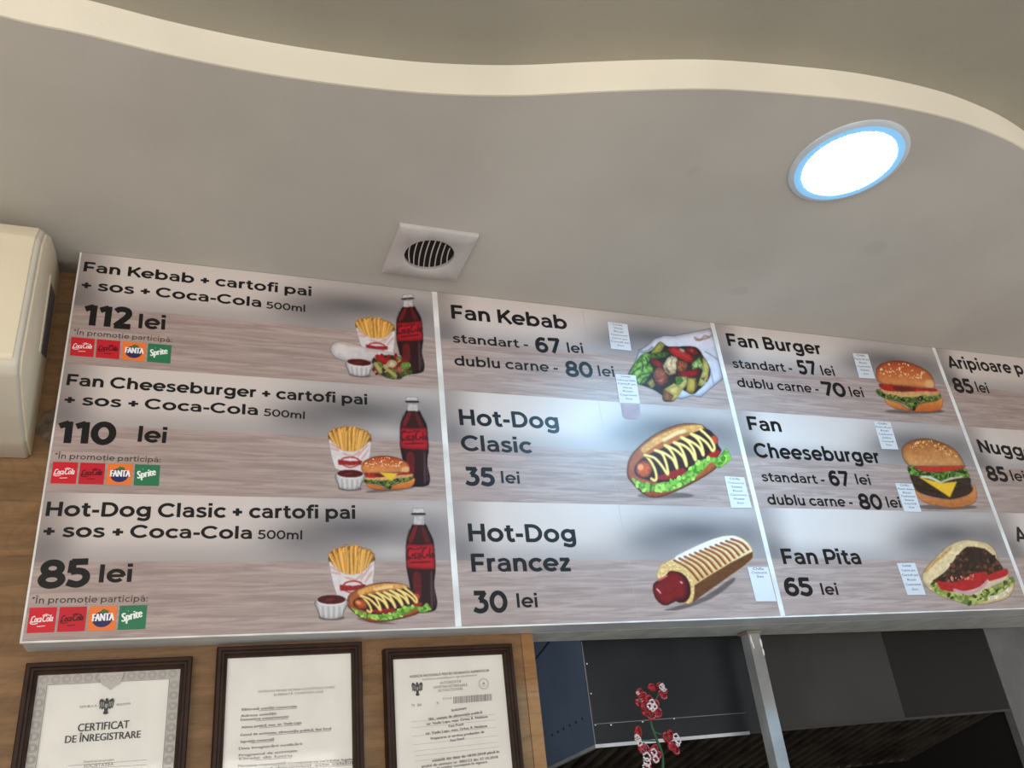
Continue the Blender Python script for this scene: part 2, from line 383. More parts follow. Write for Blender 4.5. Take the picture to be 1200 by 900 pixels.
# painter for printed food pictures: colours on a fine grid, in photo coordinates, laid on the board plane
RS = np.random.RandomState(11)
class Pic:
    rim0 = 0
    def __init__(s, x0, y0, x1, y1, scale, off, step=0.5):
        s.x0, s.y0, s.st = x0, y0, step; s.w = int((x1 - x0) / step); s.h = int((y1 - y0) / step)
        s.X, s.Y = np.meshgrid(x0 + np.arange(s.w) * step, y0 + np.arange(s.h) * step)
        s.rgb = np.zeros((s.h, s.w, 3)); s.a = np.zeros((s.h, s.w)); s.sc = scale; s.off = np.array(off, float); s.A = None
    def affine(s, src, dst):
        S = np.array([[p[0], p[1], 1] for p in src], float); s.A = np.linalg.solve(S, np.array(dst, float)); return s
    def T(s, pts):
        p = np.array(pts, float)
        if s.A is not None: p = np.c_[p, np.ones(len(p))] @ s.A
        return s.off + p / s.sc
    def blur(s, m, r):
        for ax in (0, 1):
            for _ in range(2):
                p = np.pad(m, [(r + 1, r) if i == ax else (0, 0) for i in (0, 1)], mode='edge'); c = np.cumsum(p, axis=ax)
                m = (np.take(c, range(2 * r + 1, c.shape[ax]), ax) - np.take(c, range(0, c.shape[ax] - 2 * r - 1), ax)) / (2 * r + 1)
        return m
    def noise(s, n):
        g = RS.rand(int(s.h / n) + 3, int(s.w / n) + 3); yy = np.arange(s.h) / n; xx = np.arange(s.w) / n
        iy = yy.astype(int); ix = xx.astype(int); fy = (yy - iy)[:, None]; fx = (xx - ix)[None]
        a = g[np.ix_(iy, ix)]; b = g[np.ix_(iy, ix + 1)]; c = g[np.ix_(iy + 1, ix)]; d = g[np.ix_(iy + 1, ix + 1)]
        return (a * (1 - fx) + b * fx) * (1 - fy) + (c * (1 - fx) + d * fx) * fy - 0.5
    def mask(s, q):
        m = np.zeros((s.h, s.w), bool); n = len(q)
        for i in range(n):
            (xa, ya), (xb, yb) = q[i], q[(i + 1) % n]
            if ya == yb: continue
            c = (s.Y >= min(ya, yb)) & (s.Y < max(ya, yb)); m ^= c & (s.X < xa + (s.Y - ya) * (xb - xa) / (yb - ya))
        return m.astype(float)
    def lay(s, m, col, top=None, nz=0, nsc=5, rim=0, rimr=6, alpha=1.0, soft=True, col2=None):
        if m.max() <= 0: return
        if soft: mm = s.blur(m, 1) * (m > 0) if False else s.blur(m, 1)
        else: mm = m
        c = np.zeros(s.rgb.shape) + np.array(col, float)
        ys = np.where(m.max(1) > 0)[0]
        if top is not None:
            t = np.clip((np.arange(s.h) - ys[0]) / max(1, ys[-1] - ys[0]), 0, 1)[:, None, None]
            c = np.array(top, float) * (1 - t) + np.array(col, float) * t + np.zeros_like(c)
        if col2 is not None:
            k = np.clip(s.noise(nsc) * 3 + 0.5, 0, 1)[..., None]; c = c * (1 - k) + np.array(col2, float) * k
        f = np.ones(m.shape)
        if nz: f = f + nz * (s.noise(nsc) + 0.6 * s.noise(max(2, nsc / 2)))
        if rim: f = f * (1 - rim * (1 - np.clip(s.blur(m, rimr), 0, 1) * 2 + 1).clip(0, 1))
        c = np.clip(c * f[..., None], 0, 255); k = (mm * alpha)[..., None]
        s.rgb = s.rgb * (1 - k) + c * k if True else s.rgb
        na = np.maximum(s.a, mm * alpha) if alpha >= 1 else s.a + (1 - s.a) * mm * alpha
        new = (s.a < 0.02) & (mm > 0)
        s.rgb[new] = c[new]; s.a = na
    def poly(s, pts, col, smooth=True, **k):
        k.setdefault('rim', s.rim0)
        q = s.T(crom(pts, True, 5) if smooth else pts); s.lay(s.mask(q), col, **k)
    def ell(s, cx, cy, rx, ry, col, rot=0, **k):
        p = [(cx + rx * math.cos(t) * math.cos(rot) - ry * math.sin(t) * math.sin(rot), cy + rx * math.cos(t) * math.sin(rot) + ry * math.sin(t) * math.cos(rot)) for t in np.linspace(0, 2 * math.pi, 28, endpoint=False)]
        s.poly(p, col, smooth=False, **k)
    def line(s, pts, wd, col, smooth=True, **k):
        q = s.T(crom(pts, False, 6) if smooth else pts)
        unit = np.linalg.norm(s.T([(0, 0)])[0] - s.T([(1, 0)])[0]); r = wd * unit / 2; m = np.zeros((s.h, s.w))
        for (xa, ya), (xb, yb) in zip(q[:-1], q[1:]):
            dx, dy = xb - xa, yb - ya; L = dx * dx + dy * dy + 1e-9
            t = np.clip(((s.X - xa) * dx + (s.Y - ya) * dy) / L, 0, 1); m = np.maximum(m, (np.hypot(s.X - xa - t * dx, s.Y - ya - t * dy) < r) * 1.0)
        k.setdefault('rim', s.rim0)
        s.lay(m, col, **k)
    def flecks(s, pts_poly, n, size, cols, seed=1):
        rs = np.random.RandomState(seed); q = np.array(pts_poly, float); lo, hi = q.min(0), q.max(0); k = 0; t = 0
        while k < n and t < n * 20:
            t += 1; p = lo + rs.rand(2) * (hi - lo); ins = False
            for i in range(len(q)):
                a, b = q[i], q[(i + 1) % len(q)]
                if (a[1] > p[1]) != (b[1] > p[1]) and p[0] < a[0] + (p[1] - a[1]) * (b[0] - a[0]) / (b[1] - a[1]): ins = not ins
            if ins:
                z = size * (0.6 + 0.8 * rs.rand()); s.ell(p[0], p[1], z, z * (0.45 + 0.4 * rs.rand()), cols[rs.randint(len(cols))], rot=rs.rand() * 3.1, soft=False); k += 1
    def build(s, name, parent, y):
        s.rgb = 255 * (np.clip(s.rgb, 0, 255) / 255) ** 1.22
        u = np.arange(s.w) * s.st + s.x0; v = np.arange(s.h) * s.st + s.y0
        dx = (s.X - 600) / FPX; dy = (s.Y - 450) / FPX; D = np.stack([dx, dy, np.ones_like(dx)], -1) @ RM
        t = (y - CAM[1]) / D[..., 1]; P = CAM + D * t[..., None]
        al = s.a; live = al > 0.03; cell = live[:-1, :-1] | live[1:, :-1] | live[:-1, 1:] | live[1:, 1:]
        for sh in ((0, 1), (1, 0), (0, -1), (-1, 0)):       # let edge colours spread outwards
            r2 = np.roll(s.rgb, sh, (0, 1)); l2 = np.roll(live, sh, (0, 1)); nw = l2 & ~live; s.rgb[nw] = r2[nw]
        idx = np.arange(s.h * s.w).reshape(s.h, s.w); cy, cx = np.where(cell)
        F = np.stack([idx[cy, cx], idx[cy + 1, cx], idx[cy + 1, cx + 1], idx[cy, cx + 1]], 1)
        used, inv = np.unique(F, return_inverse=True); F = inv.reshape(F.shape)
        V = P.reshape(-1, 3)[used]; C = np.c_[lin(s.rgb.reshape(-1, 3)[used]), al.reshape(-1)[used]]
        me = bpy.data.meshes.new(name); me.vertices.add(len(V)); me.vertices.foreach_set('co', V.astype(np.float32).ravel())
        me.loops.add(F.size); me.loops.foreach_set('vertex_index', F.astype(np.int32).ravel())
        me.polygons.add(len(F)); me.polygons.foreach_set('loop_start', np.arange(0, F.size, 4, dtype=np.int32))
        me.update(calc_edges=True); me.validate()
        ca = me.color_attributes.new('ink', 'FLOAT_COLOR', 'POINT'); ca.data.foreach_set('color', C.astype(np.float32).ravel())
        return link(name, me, mat_ink(), parent)

# ================================================================== THE SETTING
ZC = 0.75; FH = 0.069; YW = 0.078
edge = [(-1.6, -1.02), (-1.1, -0.84), (-0.6, -0.66), (-0.3, -0.585), (-0.063, -.554), (.044, -.55), (.159, -.542), (.283, -.541), (.414, -.549), (.551, -.566), (.691, -.597), (.828, -.641), (.934, -.674), (1.045, -.703),
        (1.205, -.730), (1.335, -.746), (1.482, -.751), (1.597, -.744), (1.738, -.721), (1.95, -.66), (2.2, -.57), (2.6, -.45), (3.2, -.38)]
edge = [tuple(p) for p in crom(edge, False, 6)]
m_low = mat_paint('grey_ceiling_paint', (198, 195, 189), stain=True)
m_up = mat_paint('upper_ceiling_paint', (163, 159, 147))
m_fas = mat_paint('cream_fascia_paint', (240, 234, 218))
b = MB()
pl = [(p[0], p[1]) for p in edge] + [(3.2, 0.9), (-1.6, 0.9)]
b.prism(pl, 2, ZC, ZC + FH - 0.001); struct(b.build('ceiling', m_low))
b = MB(); bm = b.bm
rows = []
for i, p in enumerate(edge):
    a = edge[max(0, i - 1)]; c = edge[min(len(edge) - 1, i + 1)]
    d = Vector((c[0] - a[0], c[1] - a[1])).normalized(); n = Vector((d.y, -d.x))
    rows.append([bm.verts.new((p[0] + n.x * o, p[1] + n.y * o, z)) for o, z in ((0.0005, ZC), (0.004, ZC), (0.004, ZC + FH), (0.0005, ZC + FH))])
for A, B in zip(rows, rows[1:]):
    for k in range(4): bm.faces.new((A[k], A[(k + 1) % 4], B[(k + 1) % 4], B[k]))
struct(b.build('trim_1', m_fas, smooth=True))
b = MB(); b.box(-3.2, 4.2, -3.6, 0.9, ZC + FH, ZC + FH + 0.05); struct(b.build('upper_ceiling', m_up))
b = MB(); b.box(-3.2, 4.2, -4.4, 1.2, -1.85, -1.80); struct(b.build('floor', plain('floor_tile', (214, 204, 190), 0.5, nscale=3)))
m_wood = mat_wood('oak_laminate', (118, 90, 60), (146, 112, 77), (82, 58, 35))
b = MB(); b.box(-1.6, 0.875, YW, YW + 0.06, -1.80, ZC); struct(b.build('wall_back', m_wood))
b = MB(); b.box(0.8755, 0.9015, YW - 0.002, YW + 0.09, -1.80, 0.0, bevel=0.0015); struct(b.build('trim_2', mat_wood('oak_edge_strip', (146, 106, 66), (164, 122, 80), (104, 72, 42), 'x')))
m_dark = plain('kitchen_dark', (60, 62, 66), 0.7)
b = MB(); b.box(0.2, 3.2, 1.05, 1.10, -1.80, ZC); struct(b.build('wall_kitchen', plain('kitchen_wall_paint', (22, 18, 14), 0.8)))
b = MB(); b.box(2.352, 2.40, 0.286, 1.049, -1.80, 0.30); struct(b.build('wall_leak_block', plain('leak_block_dark', (20, 17, 14), 0.8)))  # added dark wall, closes the light leak past the hood's right end
def yb(x, y=0.0): return y + (x - 1.06) * 0.055
b = MB(); b.prism([(0.903, YW + 0.001), (2.97, YW + 0.001), (2.97, 0.285), (0.903, 0.172)], 2, 0.0, 0.03); struct(b.build('trim_3', plain('soffit_grey', (196, 198, 194), 0.6)))
b = MB(); b.box(2.345, 3.2, 0.262, 0.285, -1.80, 0.30); struct(b.build('wall_right', plain('right_wall_grey', (104, 106, 108), 0.6)))

# ================================================================== MENU BOARD
X = [0.0, 0.7210, 1.4632, 2.2182, 2.97]
board = thing('menu_board', 'long wall-mounted menu board with four printed panels of food and prices under the ceiling', 'menu board', (1.48, 0.039, 0.0))
b = MB(); b.box(0.0, X[4], 0.0015, YW - 0.0005, 0.0, ZC - 0.0005, bevel=0.0012)
case = b.build('case', plain('board_case_grey', (206, 210, 212), 0.45, var=0.05, nscale=4), board)
b = MB(); b.box(-0.0012, X[4], -0.0010, 0.004, -0.0012, 0.0018); b.box(-0.0014, 0.0018, -0.0010, 0.02, 0.0019, ZC - 0.001)
b.build('edge_trim', plain('edge_trim_white', (222, 218, 214), 0.35), board)['label'] = 'thin white edge trim'
M_PRINT = mat_print()
b = None
panels = []
for i in range(4):
    x0, x1 = X[i] + (0.006 if i else 0.001), X[i + 1] - 0.006
    V, F, UV = [], [], []
    for r in range(3):
        z0, z1 = 0.25 * r + (0.0019 if r == 0 else 0), 0.25 * (r + 1) - (0.001 if r == 2 else 0)
        o = len(V); V += [(x0, -0.0008, z0), (x1, -0.0008, z0), (x1, -0.0008, z1), (x0, -0.0008, z1)]; F.append((o, o + 1, o + 2, o + 3)); UV += [(0, 0), (1, 0), (1, 1), (0, 1)]
    o = len(V); zt, zb = ZC - 0.001, 0.0019
    V += [(x0, 0.0012, zb), (x1, 0.0012, zb), (x1, 0.0012, zt), (x0, 0.0012, zt), (x0, -0.0008, zb), (x1, -0.0008, zb), (x1, -0.0008, zt), (x0, -0.0008, zt)]
    F += [(o, o + 3, o + 2, o + 1)] + [(o + k, o + (k + 1) % 4, o + 4 + (k + 1) % 4, o + 4 + k) for k in range(4)]; UV += [(0.3, 0.9)] * 20
    me = bpy.data.meshes.new('printed_panel'); me.from_pydata(V, [], F); ul = me.uv_layers.new(name='UVMap')
    for k, q in enumerate(UV): ul.data[k].uv = q
    panels.append(link('printed_panel', me, M_PRINT, board))
for i in (1, 2, 3):
    b = MB(); b.box(X[i] - 0.006, X[i] + 0.006, -0.0012, 0.002, 0.002, ZC - 0.001)
    b.build('divider_strip', plain('divider_white', (226, 224, 222), 0.35), board)
INKY = -0.0012
def bp(u, v, y=INKY): p = at(u, v, y); return (p[0], p[2])
BLACK = (14, 12, 13)
def capm(u, v, px, y=INKY): return abs(at(u, v - px, y)[2] - at(u, v, y)[2])
def lettering(pn, name, parts, wt=0.205, col=BLACK):
    """parts: (text, left end of baseline, right end, capital height) in photo coordinates; each run its own object"""
    for prt in parts:
        t_ = prt[0]; nm = 'portion_size' if t_ == '500ml' else 'currency_word' if t_ == 'lei' else 'serving_name' if t_.endswith(' -') else name
        k = Ink(INKY); V, F = stroke_text(t_, prt[4] if len(prt) > 4 else wt)
        k.fit(V, F, bp(*prt[1]), bp(*prt[2]), capm(*prt[1], prt[3]), col, 1.0); k.build(nm, panels[pn])
DN, PR = 'dish_name', 'price'
lettering(0, DN, [('Fan Kebab + cartofi pai', (97.5, 317.8), (365, 347), 11.5), ('+ sos + Coca-Cola', (95, 338.5), (306, 360), 11.5), ('500ml', (312, 361.2), (357.5, 365.5), 8, 0.175)])
lettering(0, PR, [('112', (96, 380.5), (153.2, 385), 24, 0.270), ('lei', (162, 384.5), (193.5, 386.5), 16.5)])
lettering(0, DN, [('Fan Cheeseburger + cartofi pai', (77.5, 451.2), (430.5, 474.3), 13.2), ('+ sos + Coca-Cola', (75, 473.5), (302, 486.5), 12.5), ('500ml', (309, 487.2), (357, 491), 8.5, 0.175)])
lettering(0, PR, [('110', (65.5, 519), (135.2, 520.5), 25.5, 0.270), ('lei', (161, 517.5), (194.5, 519.3), 18)])
lettering(0, DN, [('Hot-Dog Clasic + cartofi pai', (53, 604.7), (416.5, 608), 17), ('+ sos + Coca-Cola', (50, 629), (295, 631.5), 15.5), ('500ml', (302, 631.5), (354, 632.2), 10.5, 0.175)])
lettering(0, PR, [('85', (43, 689), (104.7, 686.2), 31.5, 0.250), ('lei', (115.5, 682.7), (154.2, 681.8), 20.5)])
for a, e, c in (((86, 391.8), (201.5, 401.3), 5.8), ((64, 537.3), (188, 542), 6.6), ((37, 707.3), (172.7, 705), 7.6)):
    lettering(0, 'promotion_note', [('*În promoție participă:', a, e, c)], wt=.13, col=(60, 52, 54))
lettering(1, DN, [('Fan Kebab', (529.4, 373.2), (665.2, 386), 16)])
lettering(1, PR, [('standart -', (531, 401.2), (619.4, 408.5), 10.2, 0.180), ('67', (628.8, 412.5), (658.6, 414), 17, 0.225), ('lei', (665.8, 413), (684.2, 414), 11.3, 0.175)])
lettering(1, PR, [('dublu carne -', (533, 428), (654.4, 436.4), 11.4, 0.180), ('80', (664, 440.8), (696.2, 442.3), 17.6, 0.225), ('lei', (702, 440.6), (720.8, 441.7), 11.8, 0.175)])
lettering(1, DN, [('Hot-Dog', (539, 498), (655.6, 502.6), 18.6), ('Clasic', (541, 528), (624.2, 531), 18)])
lettering(1, PR, [('35', (545.6, 568.4), (580.6, 569.4), 21, 0.225), ('lei', (587.8, 566), (609.6, 567), 13.6, 0.180)])
lettering(1, DN, [('Hot-Dog', (549.6, 634.4), (675.6, 635.4), 21), ('Francez', (553, 670), (670, 669), 21)])
lettering(1, PR, [('30', (555, 718), (595.8, 717.2), 25, 0.225), ('lei', (606.4, 712), (630.6, 711.6), 16.2, 0.180)])
lettering(2, DN, [('Fan Burger', (853.7, 405.2), (963.7, 415.6), 14.4)])
lettering(2, PR, [('standart -', (859.5, 430.9), (929.5, 436.4), 10.2, 0.180), ('57', (937, 438), (959.2, 439.4), 15.6, 0.225), ('lei', (963.9, 439.6), (979.2, 440.6), 10.8, 0.175)])
lettering(2, PR, [('dublu carne -', (865, 453.2), (960.5, 460.9), 10.6, 0.180), ('70', (966, 463.3), (993.2, 465.4), 15.8, 0.225), ('lei', (997.5, 464.6), (1013.2, 465.6), 11, 0.175)])
lettering(2, DN, [('Fan', (878, 503.7), (916.7, 506.2), 15.8), ('Cheeseburger', (885.5, 535.9), (1032.5, 543), 16.8)])
lettering(2, PR, [('standart -', (893.7, 563.9), (967.5, 567.2), 11, 0.180), ('67', (973.7, 568.9), (997.7, 569.8), 17.2, 0.225), ('lei', (1004.5, 567.6), (1021.3, 568.5), 11.8, 0.175)])
lettering(2, PR, [('dublu carne -', (900.5, 591.2), (1000.5, 594), 12, 0.180), ('80', (1008.7, 596.2), (1036, 597), 17.6, 0.225), ('lei', (1040.7, 594.6), (1057.2, 595.2), 12.2, 0.175)])
lettering(2, DN, [('Fan Pita', (918.4, 661), (1010.2, 661.2), 18)])
lettering(2, PR, [('65', (921.5, 698.2), (954, 697.8), 21, 0.225), ('lei', (963.8, 697), (983.2, 697), 13.4, 0.180)])
lettering(3, DN, [('Aripioare p', (1112.7, 430.9), (1201, 439), 13.6)])
lettering(3, PR, [('85', (1120, 459.2), (1142.7, 461), 16, 0.225), ('lei', (1145.9, 459.3), (1160, 461), 11.5, 0.175)])
lettering(3, DN, [('Nuggets', (1149, 530), (1231, 539), 15)])
lettering(3, PR, [('85', (1159, 563), (1183, 564.5), 17, 0.225), ('lei', (1186.8, 563.4), (1203.5, 564.6), 12, 0.175)])
lettering(3, DN, [('A', (1191.9, 634.6), (1206, 635), 17)])

k = Ink(-0.0010, 0.0); k.stroke([bp(*v) for v in ((682.5, 363), (697, 442), (708, 510), (722, 575), (748, 724))], .0009, (172, 164, 164)); k.build('film_seam', panels[1])
# drink logo tiles
def logo(pn, kind, q):
    k = Ink(INKY, 0.0001); P = [bp(*p) for p in q]
    def loc(a, c):      # a right, c up, inside the tile
        lo = np.array(P[3]) * (1 - a) + np.array(P[2]) * a; hi = np.array(P[0]) * (1 - a) + np.array(P[1]) * a
        return tuple(lo * (1 - c) + hi * c)
    k.poly(P, {'c': (206, 28, 44), 'z': (198, 26, 44), 'f': (238, 122, 50), 's': (44, 118, 82)}[kind])
    h = np.hypot(*(np.array(P[0]) - np.array(P[3])))
    def word(s, a0, c0, a1, c1, cap, col, shear=0.0, bold=0.0):
        V, F = font_text(s, shear)
        for dx in ([0] if not bold else [-bold, 0, bold]):
            k.fit(V, F, loc(a0 + dx, c0), loc(a1 + dx, c1), cap * h, col, CAPH)
    if kind in 'cz':
        col = (244, 226, 226) if kind == 'c' else (70, 12, 20)
        word('Coca', .11, .40, .48, .42, .26, col, .35, .012); word('Cola', .52, .42, .90, .44, .26, col, .35, .012)
        k.stroke([loc(.12, .50), loc(.09, .38), loc(.2, .34), loc(.36, .37)], h * .035, col, smooth=True)
        k.stroke([loc(.5, .66), loc(.62, .72), loc(.78, .66)], h * .03, col, smooth=True)
        k.stroke([loc(.34, .24), loc(.64, .26)], h * .028, col)
    elif kind == 'f':
        k.poly([loc(.5 + .36 * math.cos(t), .46 + .33 * math.sin(t)) for t in np.linspace(0, 6.28, 20)[:-1]], (40, 42, 92))
        k.poly([loc(.35, .72), loc(.5, .88), loc(.72, .80), loc(.62, .70)], (70, 110, 60))
        word('FANTA', .15, .38, .92, .40, .30, (246, 244, 246), 0, .02)
    else:
        word('Sprite', .14, .32, .86, .52, .34, (240, 246, 242), .25, .02)
        k.poly([loc(.30, .76), loc(.34, .76), loc(.33, .80)], (230, 220, 90))
    k.build('logo_tile', panels[pn])
for (TL, TR, BR, BL) in (((83.7, 394.8), (201.2, 404.6), (199.5, 426), (82, 416.3)), ((62.3, 541), (187.7, 545), (186.2, 569.5), (59, 566.3)), ((35, 712.3), (172.7, 709), (170.2, 737), (31, 742))):
    TL, TR, BR, BL = map(np.array, (TL, TR, BR, BL))
    for j, kd in enumerate('czfs'):
        a0, a1 = j * 0.2555, j * 0.2555 + 0.2335
        logo(0, kd, [TL + (TR - TL) * a0, TL + (TR - TL) * a1, BL + (BR - BL) * a1, BL + (BR - BL) * a0])

# ---- printed food pictures
PY = -0.0010
BOT = [(841, 97), (960, 808), (757, 340)]
FRY = [(212, 468), (535, 462), (380, 650)]
CUP = [(230, 735), (335, 735), (228, 875)]
def bottle(p, dst):
    p.affine(BOT, dst)
    body = [(808, 205), (887, 205), (912, 245), (938, 298), (950, 340), (958, 430), (963, 525), (956, 575), (953, 640), (964, 700), (973, 750), (969, 790), (958, 810), (915, 822), (870, 822), (825, 818), (795, 800), (784, 700), (782, 640), (768, 560), (758, 500), (755, 420), (757, 340), (764, 292), (785, 245)]
    p.poly(body, (52, 14, 18), top=(74, 20, 22), rim=.75, rimr=5)
    p.poly([(810, 150), (882, 150), (888, 212), (805, 212)], (196, 190, 190), smooth=False, nz=.15, nsc=4)
    p.poly([(803, 96), (880, 96), (884, 130), (798, 130)], (204, 201, 202), smooth=False, nz=.12, nsc=4)
    p.line([(797, 134), (888, 134)], 11, (28, 24, 26), smooth=False)
    p.poly([(810, 225), (835, 225), (800, 325), (772, 325)], (128, 32, 34)); p.poly([(862, 225), (880, 230), (920, 325), (890, 325)], (110, 30, 32))
    p.poly([(805, 560), (858, 560), (855, 760), (815, 700)], (116, 30, 30), nz=.2); p.poly([(925, 560), (940, 560), (944, 780), (930, 780)], (92, 70, 76))
    p.line([(778, 240), (764, 320)], 5, (150, 120, 124)); p.line([(950, 660), (958, 770)], 5, (130, 108, 112))
    p.poly([(755, 342), (850, 350), (951, 342), (963, 524), (860, 522), (758, 515)], (190, 30, 46), smooth=False, rim=.35, rimr=5)
    K = (52, 8, 16)
    p.line([(792, 376), (776, 380), (763, 405), (768, 438), (790, 440)], 7, K); p.ell(803, 424, 6, 11, K); p.line([(828, 410), (818, 414), (817, 436), (830, 438)], 6, K); p.line([(852, 412), (840, 414), (838, 436), (850, 436), (853, 410), (857, 440)], 5, K)
    p.line([(897, 372), (880, 378), (868, 410), (874, 440), (893, 438)], 7, K); p.ell(904, 424, 6, 11, K); p.line([(922, 374), (919, 442)], 6, K); p.line([(944, 412), (931, 414), (929, 438), (942, 436), (945, 410), (948, 442)], 5, K); p.line([(764, 450), (820, 446), (860, 452)], 5, K); p.line([(780, 372), (820, 384), (870, 370)], 5, K)
    p.line([(790, 476), (925, 470)], 10, (96, 14, 26), smooth=False)
    p.A = None
def fries(p, dst):
    p.affine(FRY, dst)
    p.poly([(214, 430), (250, 390), (330, 365), (430, 370), (505, 395), (530, 430), (530, 470), (440, 560), (320, 555), (222, 480)], (142, 96, 38))
    rs = np.random.RandomState(5)
    for tx, ty, bx, by in ((222, 420, 275, 520), (250, 385, 290, 520), (270, 420, 300, 530), (290, 380, 325, 540), (318, 375, 345, 550), (338, 362, 350, 550), (375, 365, 365, 555), (372, 400, 382, 560), (405, 365, 405, 550), (412, 440, 402, 556), (432, 375, 425, 550), (455, 390, 440, 545), (470, 385, 455, 530), (498, 395, 470, 515), (520, 420, 488, 500), (350, 400, 352, 555), (305, 400, 325, 545)):
        c = 188 + rs.randint(50); p.line([(tx, ty), ((tx + bx) / 2 + rs.randint(-5, 5), (ty + by) / 2), (bx, by)], 25, (c + 12, int(c * .80), int(c * .42)))
        p.line([(tx + 6, ty + 6), (bx + 6, by)], 6, (c - 40, int(c * .58), int(c * .25))); p.line([(tx - 5, ty + 4), (bx - 5, by)], 5, (242, 216, 146))
    p.poly([(210, 466), (226, 470), (250, 500), (290, 535), (335, 556), (385, 562), (440, 548), (480, 515), (510, 475), (535, 460), (530, 540), (515, 690), (490, 720), (340, 735), (268, 705), (240, 620)], (222, 214, 214), smooth=False, nz=.06, nsc=8)
    for a, e in (((225, 505), (290, 540)), ((235, 545), (290, 555)), ((330, 580), (400, 600)), ((440, 590), (505, 500)), ((400, 600), (450, 555)), ((470, 610), (515, 540))): p.line([a, e], 13, (206, 164, 158), alpha=.8)
    p.line([(312, 640), (330, 618), (380, 606), (430, 614), (452, 636)], 9, (170, 46, 48)); p.line([(325, 672), (380, 690), (440, 668)], 8, (170, 60, 58))
    p.poly([(288, 632), (380, 640), (470, 628), (466, 664), (380, 672), (292, 674)], (160, 40, 44), smooth=False, nz=.3, nsc=3)
    p.A = None
def cup(p, dst):
    p.affine(CUP, dst)
    p.ell(232, 862, 92, 20, (70, 62, 62), alpha=.5)
    p.poly([(125, 740), (140, 830), (150, 855), (180, 872), (230, 878), (280, 870), (308, 850), (318, 820), (338, 740)], (196, 192, 192), top=(216, 212, 212), rim=.3, rimr=5)
    for i in range(9): x = 150 + i * 20; p.line([(x - 2, 785), (x + (230 - x) * .1, 862)], 6, (170, 164, 164) if i % 2 else (228, 224, 224), smooth=False)
    p.ell(230, 740, 107, 40, (228, 222, 222)); p.ell(230, 735, 100, 32, (88, 20, 22), nz=.2); p.ell(215, 738, 40, 9, (134, 44, 42), rot=-.2, alpha=.8)
    p.A = None
def burger(p, dst=None):
    src = [(352, 385), (862, 460), (640, 690)]
    if dst: p.affine(src, dst)
    p.ell(690, 690, 260, 22, (72, 62, 60), alpha=.45)
    p.poly([(350, 505), (385, 500), (480, 530), (620, 520), (760, 525), (905, 535), (912, 580), (860, 600), (790, 612), (740, 625), (705, 650), (680, 690), (655, 675), (610, 635), (540, 605), (440, 580), (372, 545)], (74, 92, 44), col2=(132, 146, 74), nsc=4)
    p.poly([(428, 578), (480, 598), (560, 625), (612, 655), (680, 690), (705, 650), (760, 620), (880, 598), (925, 570), (937, 600), (928, 655), (890, 688), (780, 697), (640, 690), (540, 670), (470, 640), (435, 605)], (196, 112, 52), top=(226, 162, 92), nz=.1)
    p.poly([(380, 490), (470, 505), (640, 505), (885, 510), (888, 548), (760, 560), (640, 565), (540, 560), (430, 532)], (214, 172, 122), nz=.2, nsc=5)
    p.poly([(376, 450), (470, 452), (600, 465), (740, 485), (872, 492), (876, 516), (760, 512), (600, 518), (480, 512), (405, 495)], (182, 44, 36), nz=.25); p.poly([(500, 470), (620, 478), (690, 505), (540, 512)], (110, 48, 34))
    p.flecks([(350, 515), (420, 545), (540, 560), (700, 560), (900, 540), (890, 590), (740, 610), (680, 670), (600, 620), (460, 575)], 46, 15, [(52, 64, 30), (146, 160, 84), (98, 116, 56), (34, 40, 22)], 3)
    bun = [(351, 385), (352, 330), (370, 290), (430, 262), (520, 246), (620, 257), (720, 293), (800, 338), (850, 400), (862, 460), (855, 490), (760, 482), (640, 470), (500, 458), (420, 450), (370, 428)]
    p.poly(bun, (226, 166, 106), top=(184, 84, 40), nz=.1, nsc=7, rim=.2, rimr=5); p.poly([(790, 420), (850, 420), (858, 480), (780, 470)], (232, 200, 156), alpha=.7)
    p.flecks([(375, 370), (400, 290), (520, 255), (640, 275), (780, 340), (800, 400), (640, 400), (520, 385)], 52, 8, [(240, 214, 172), (232, 196, 150)], 8)
    p.A = None
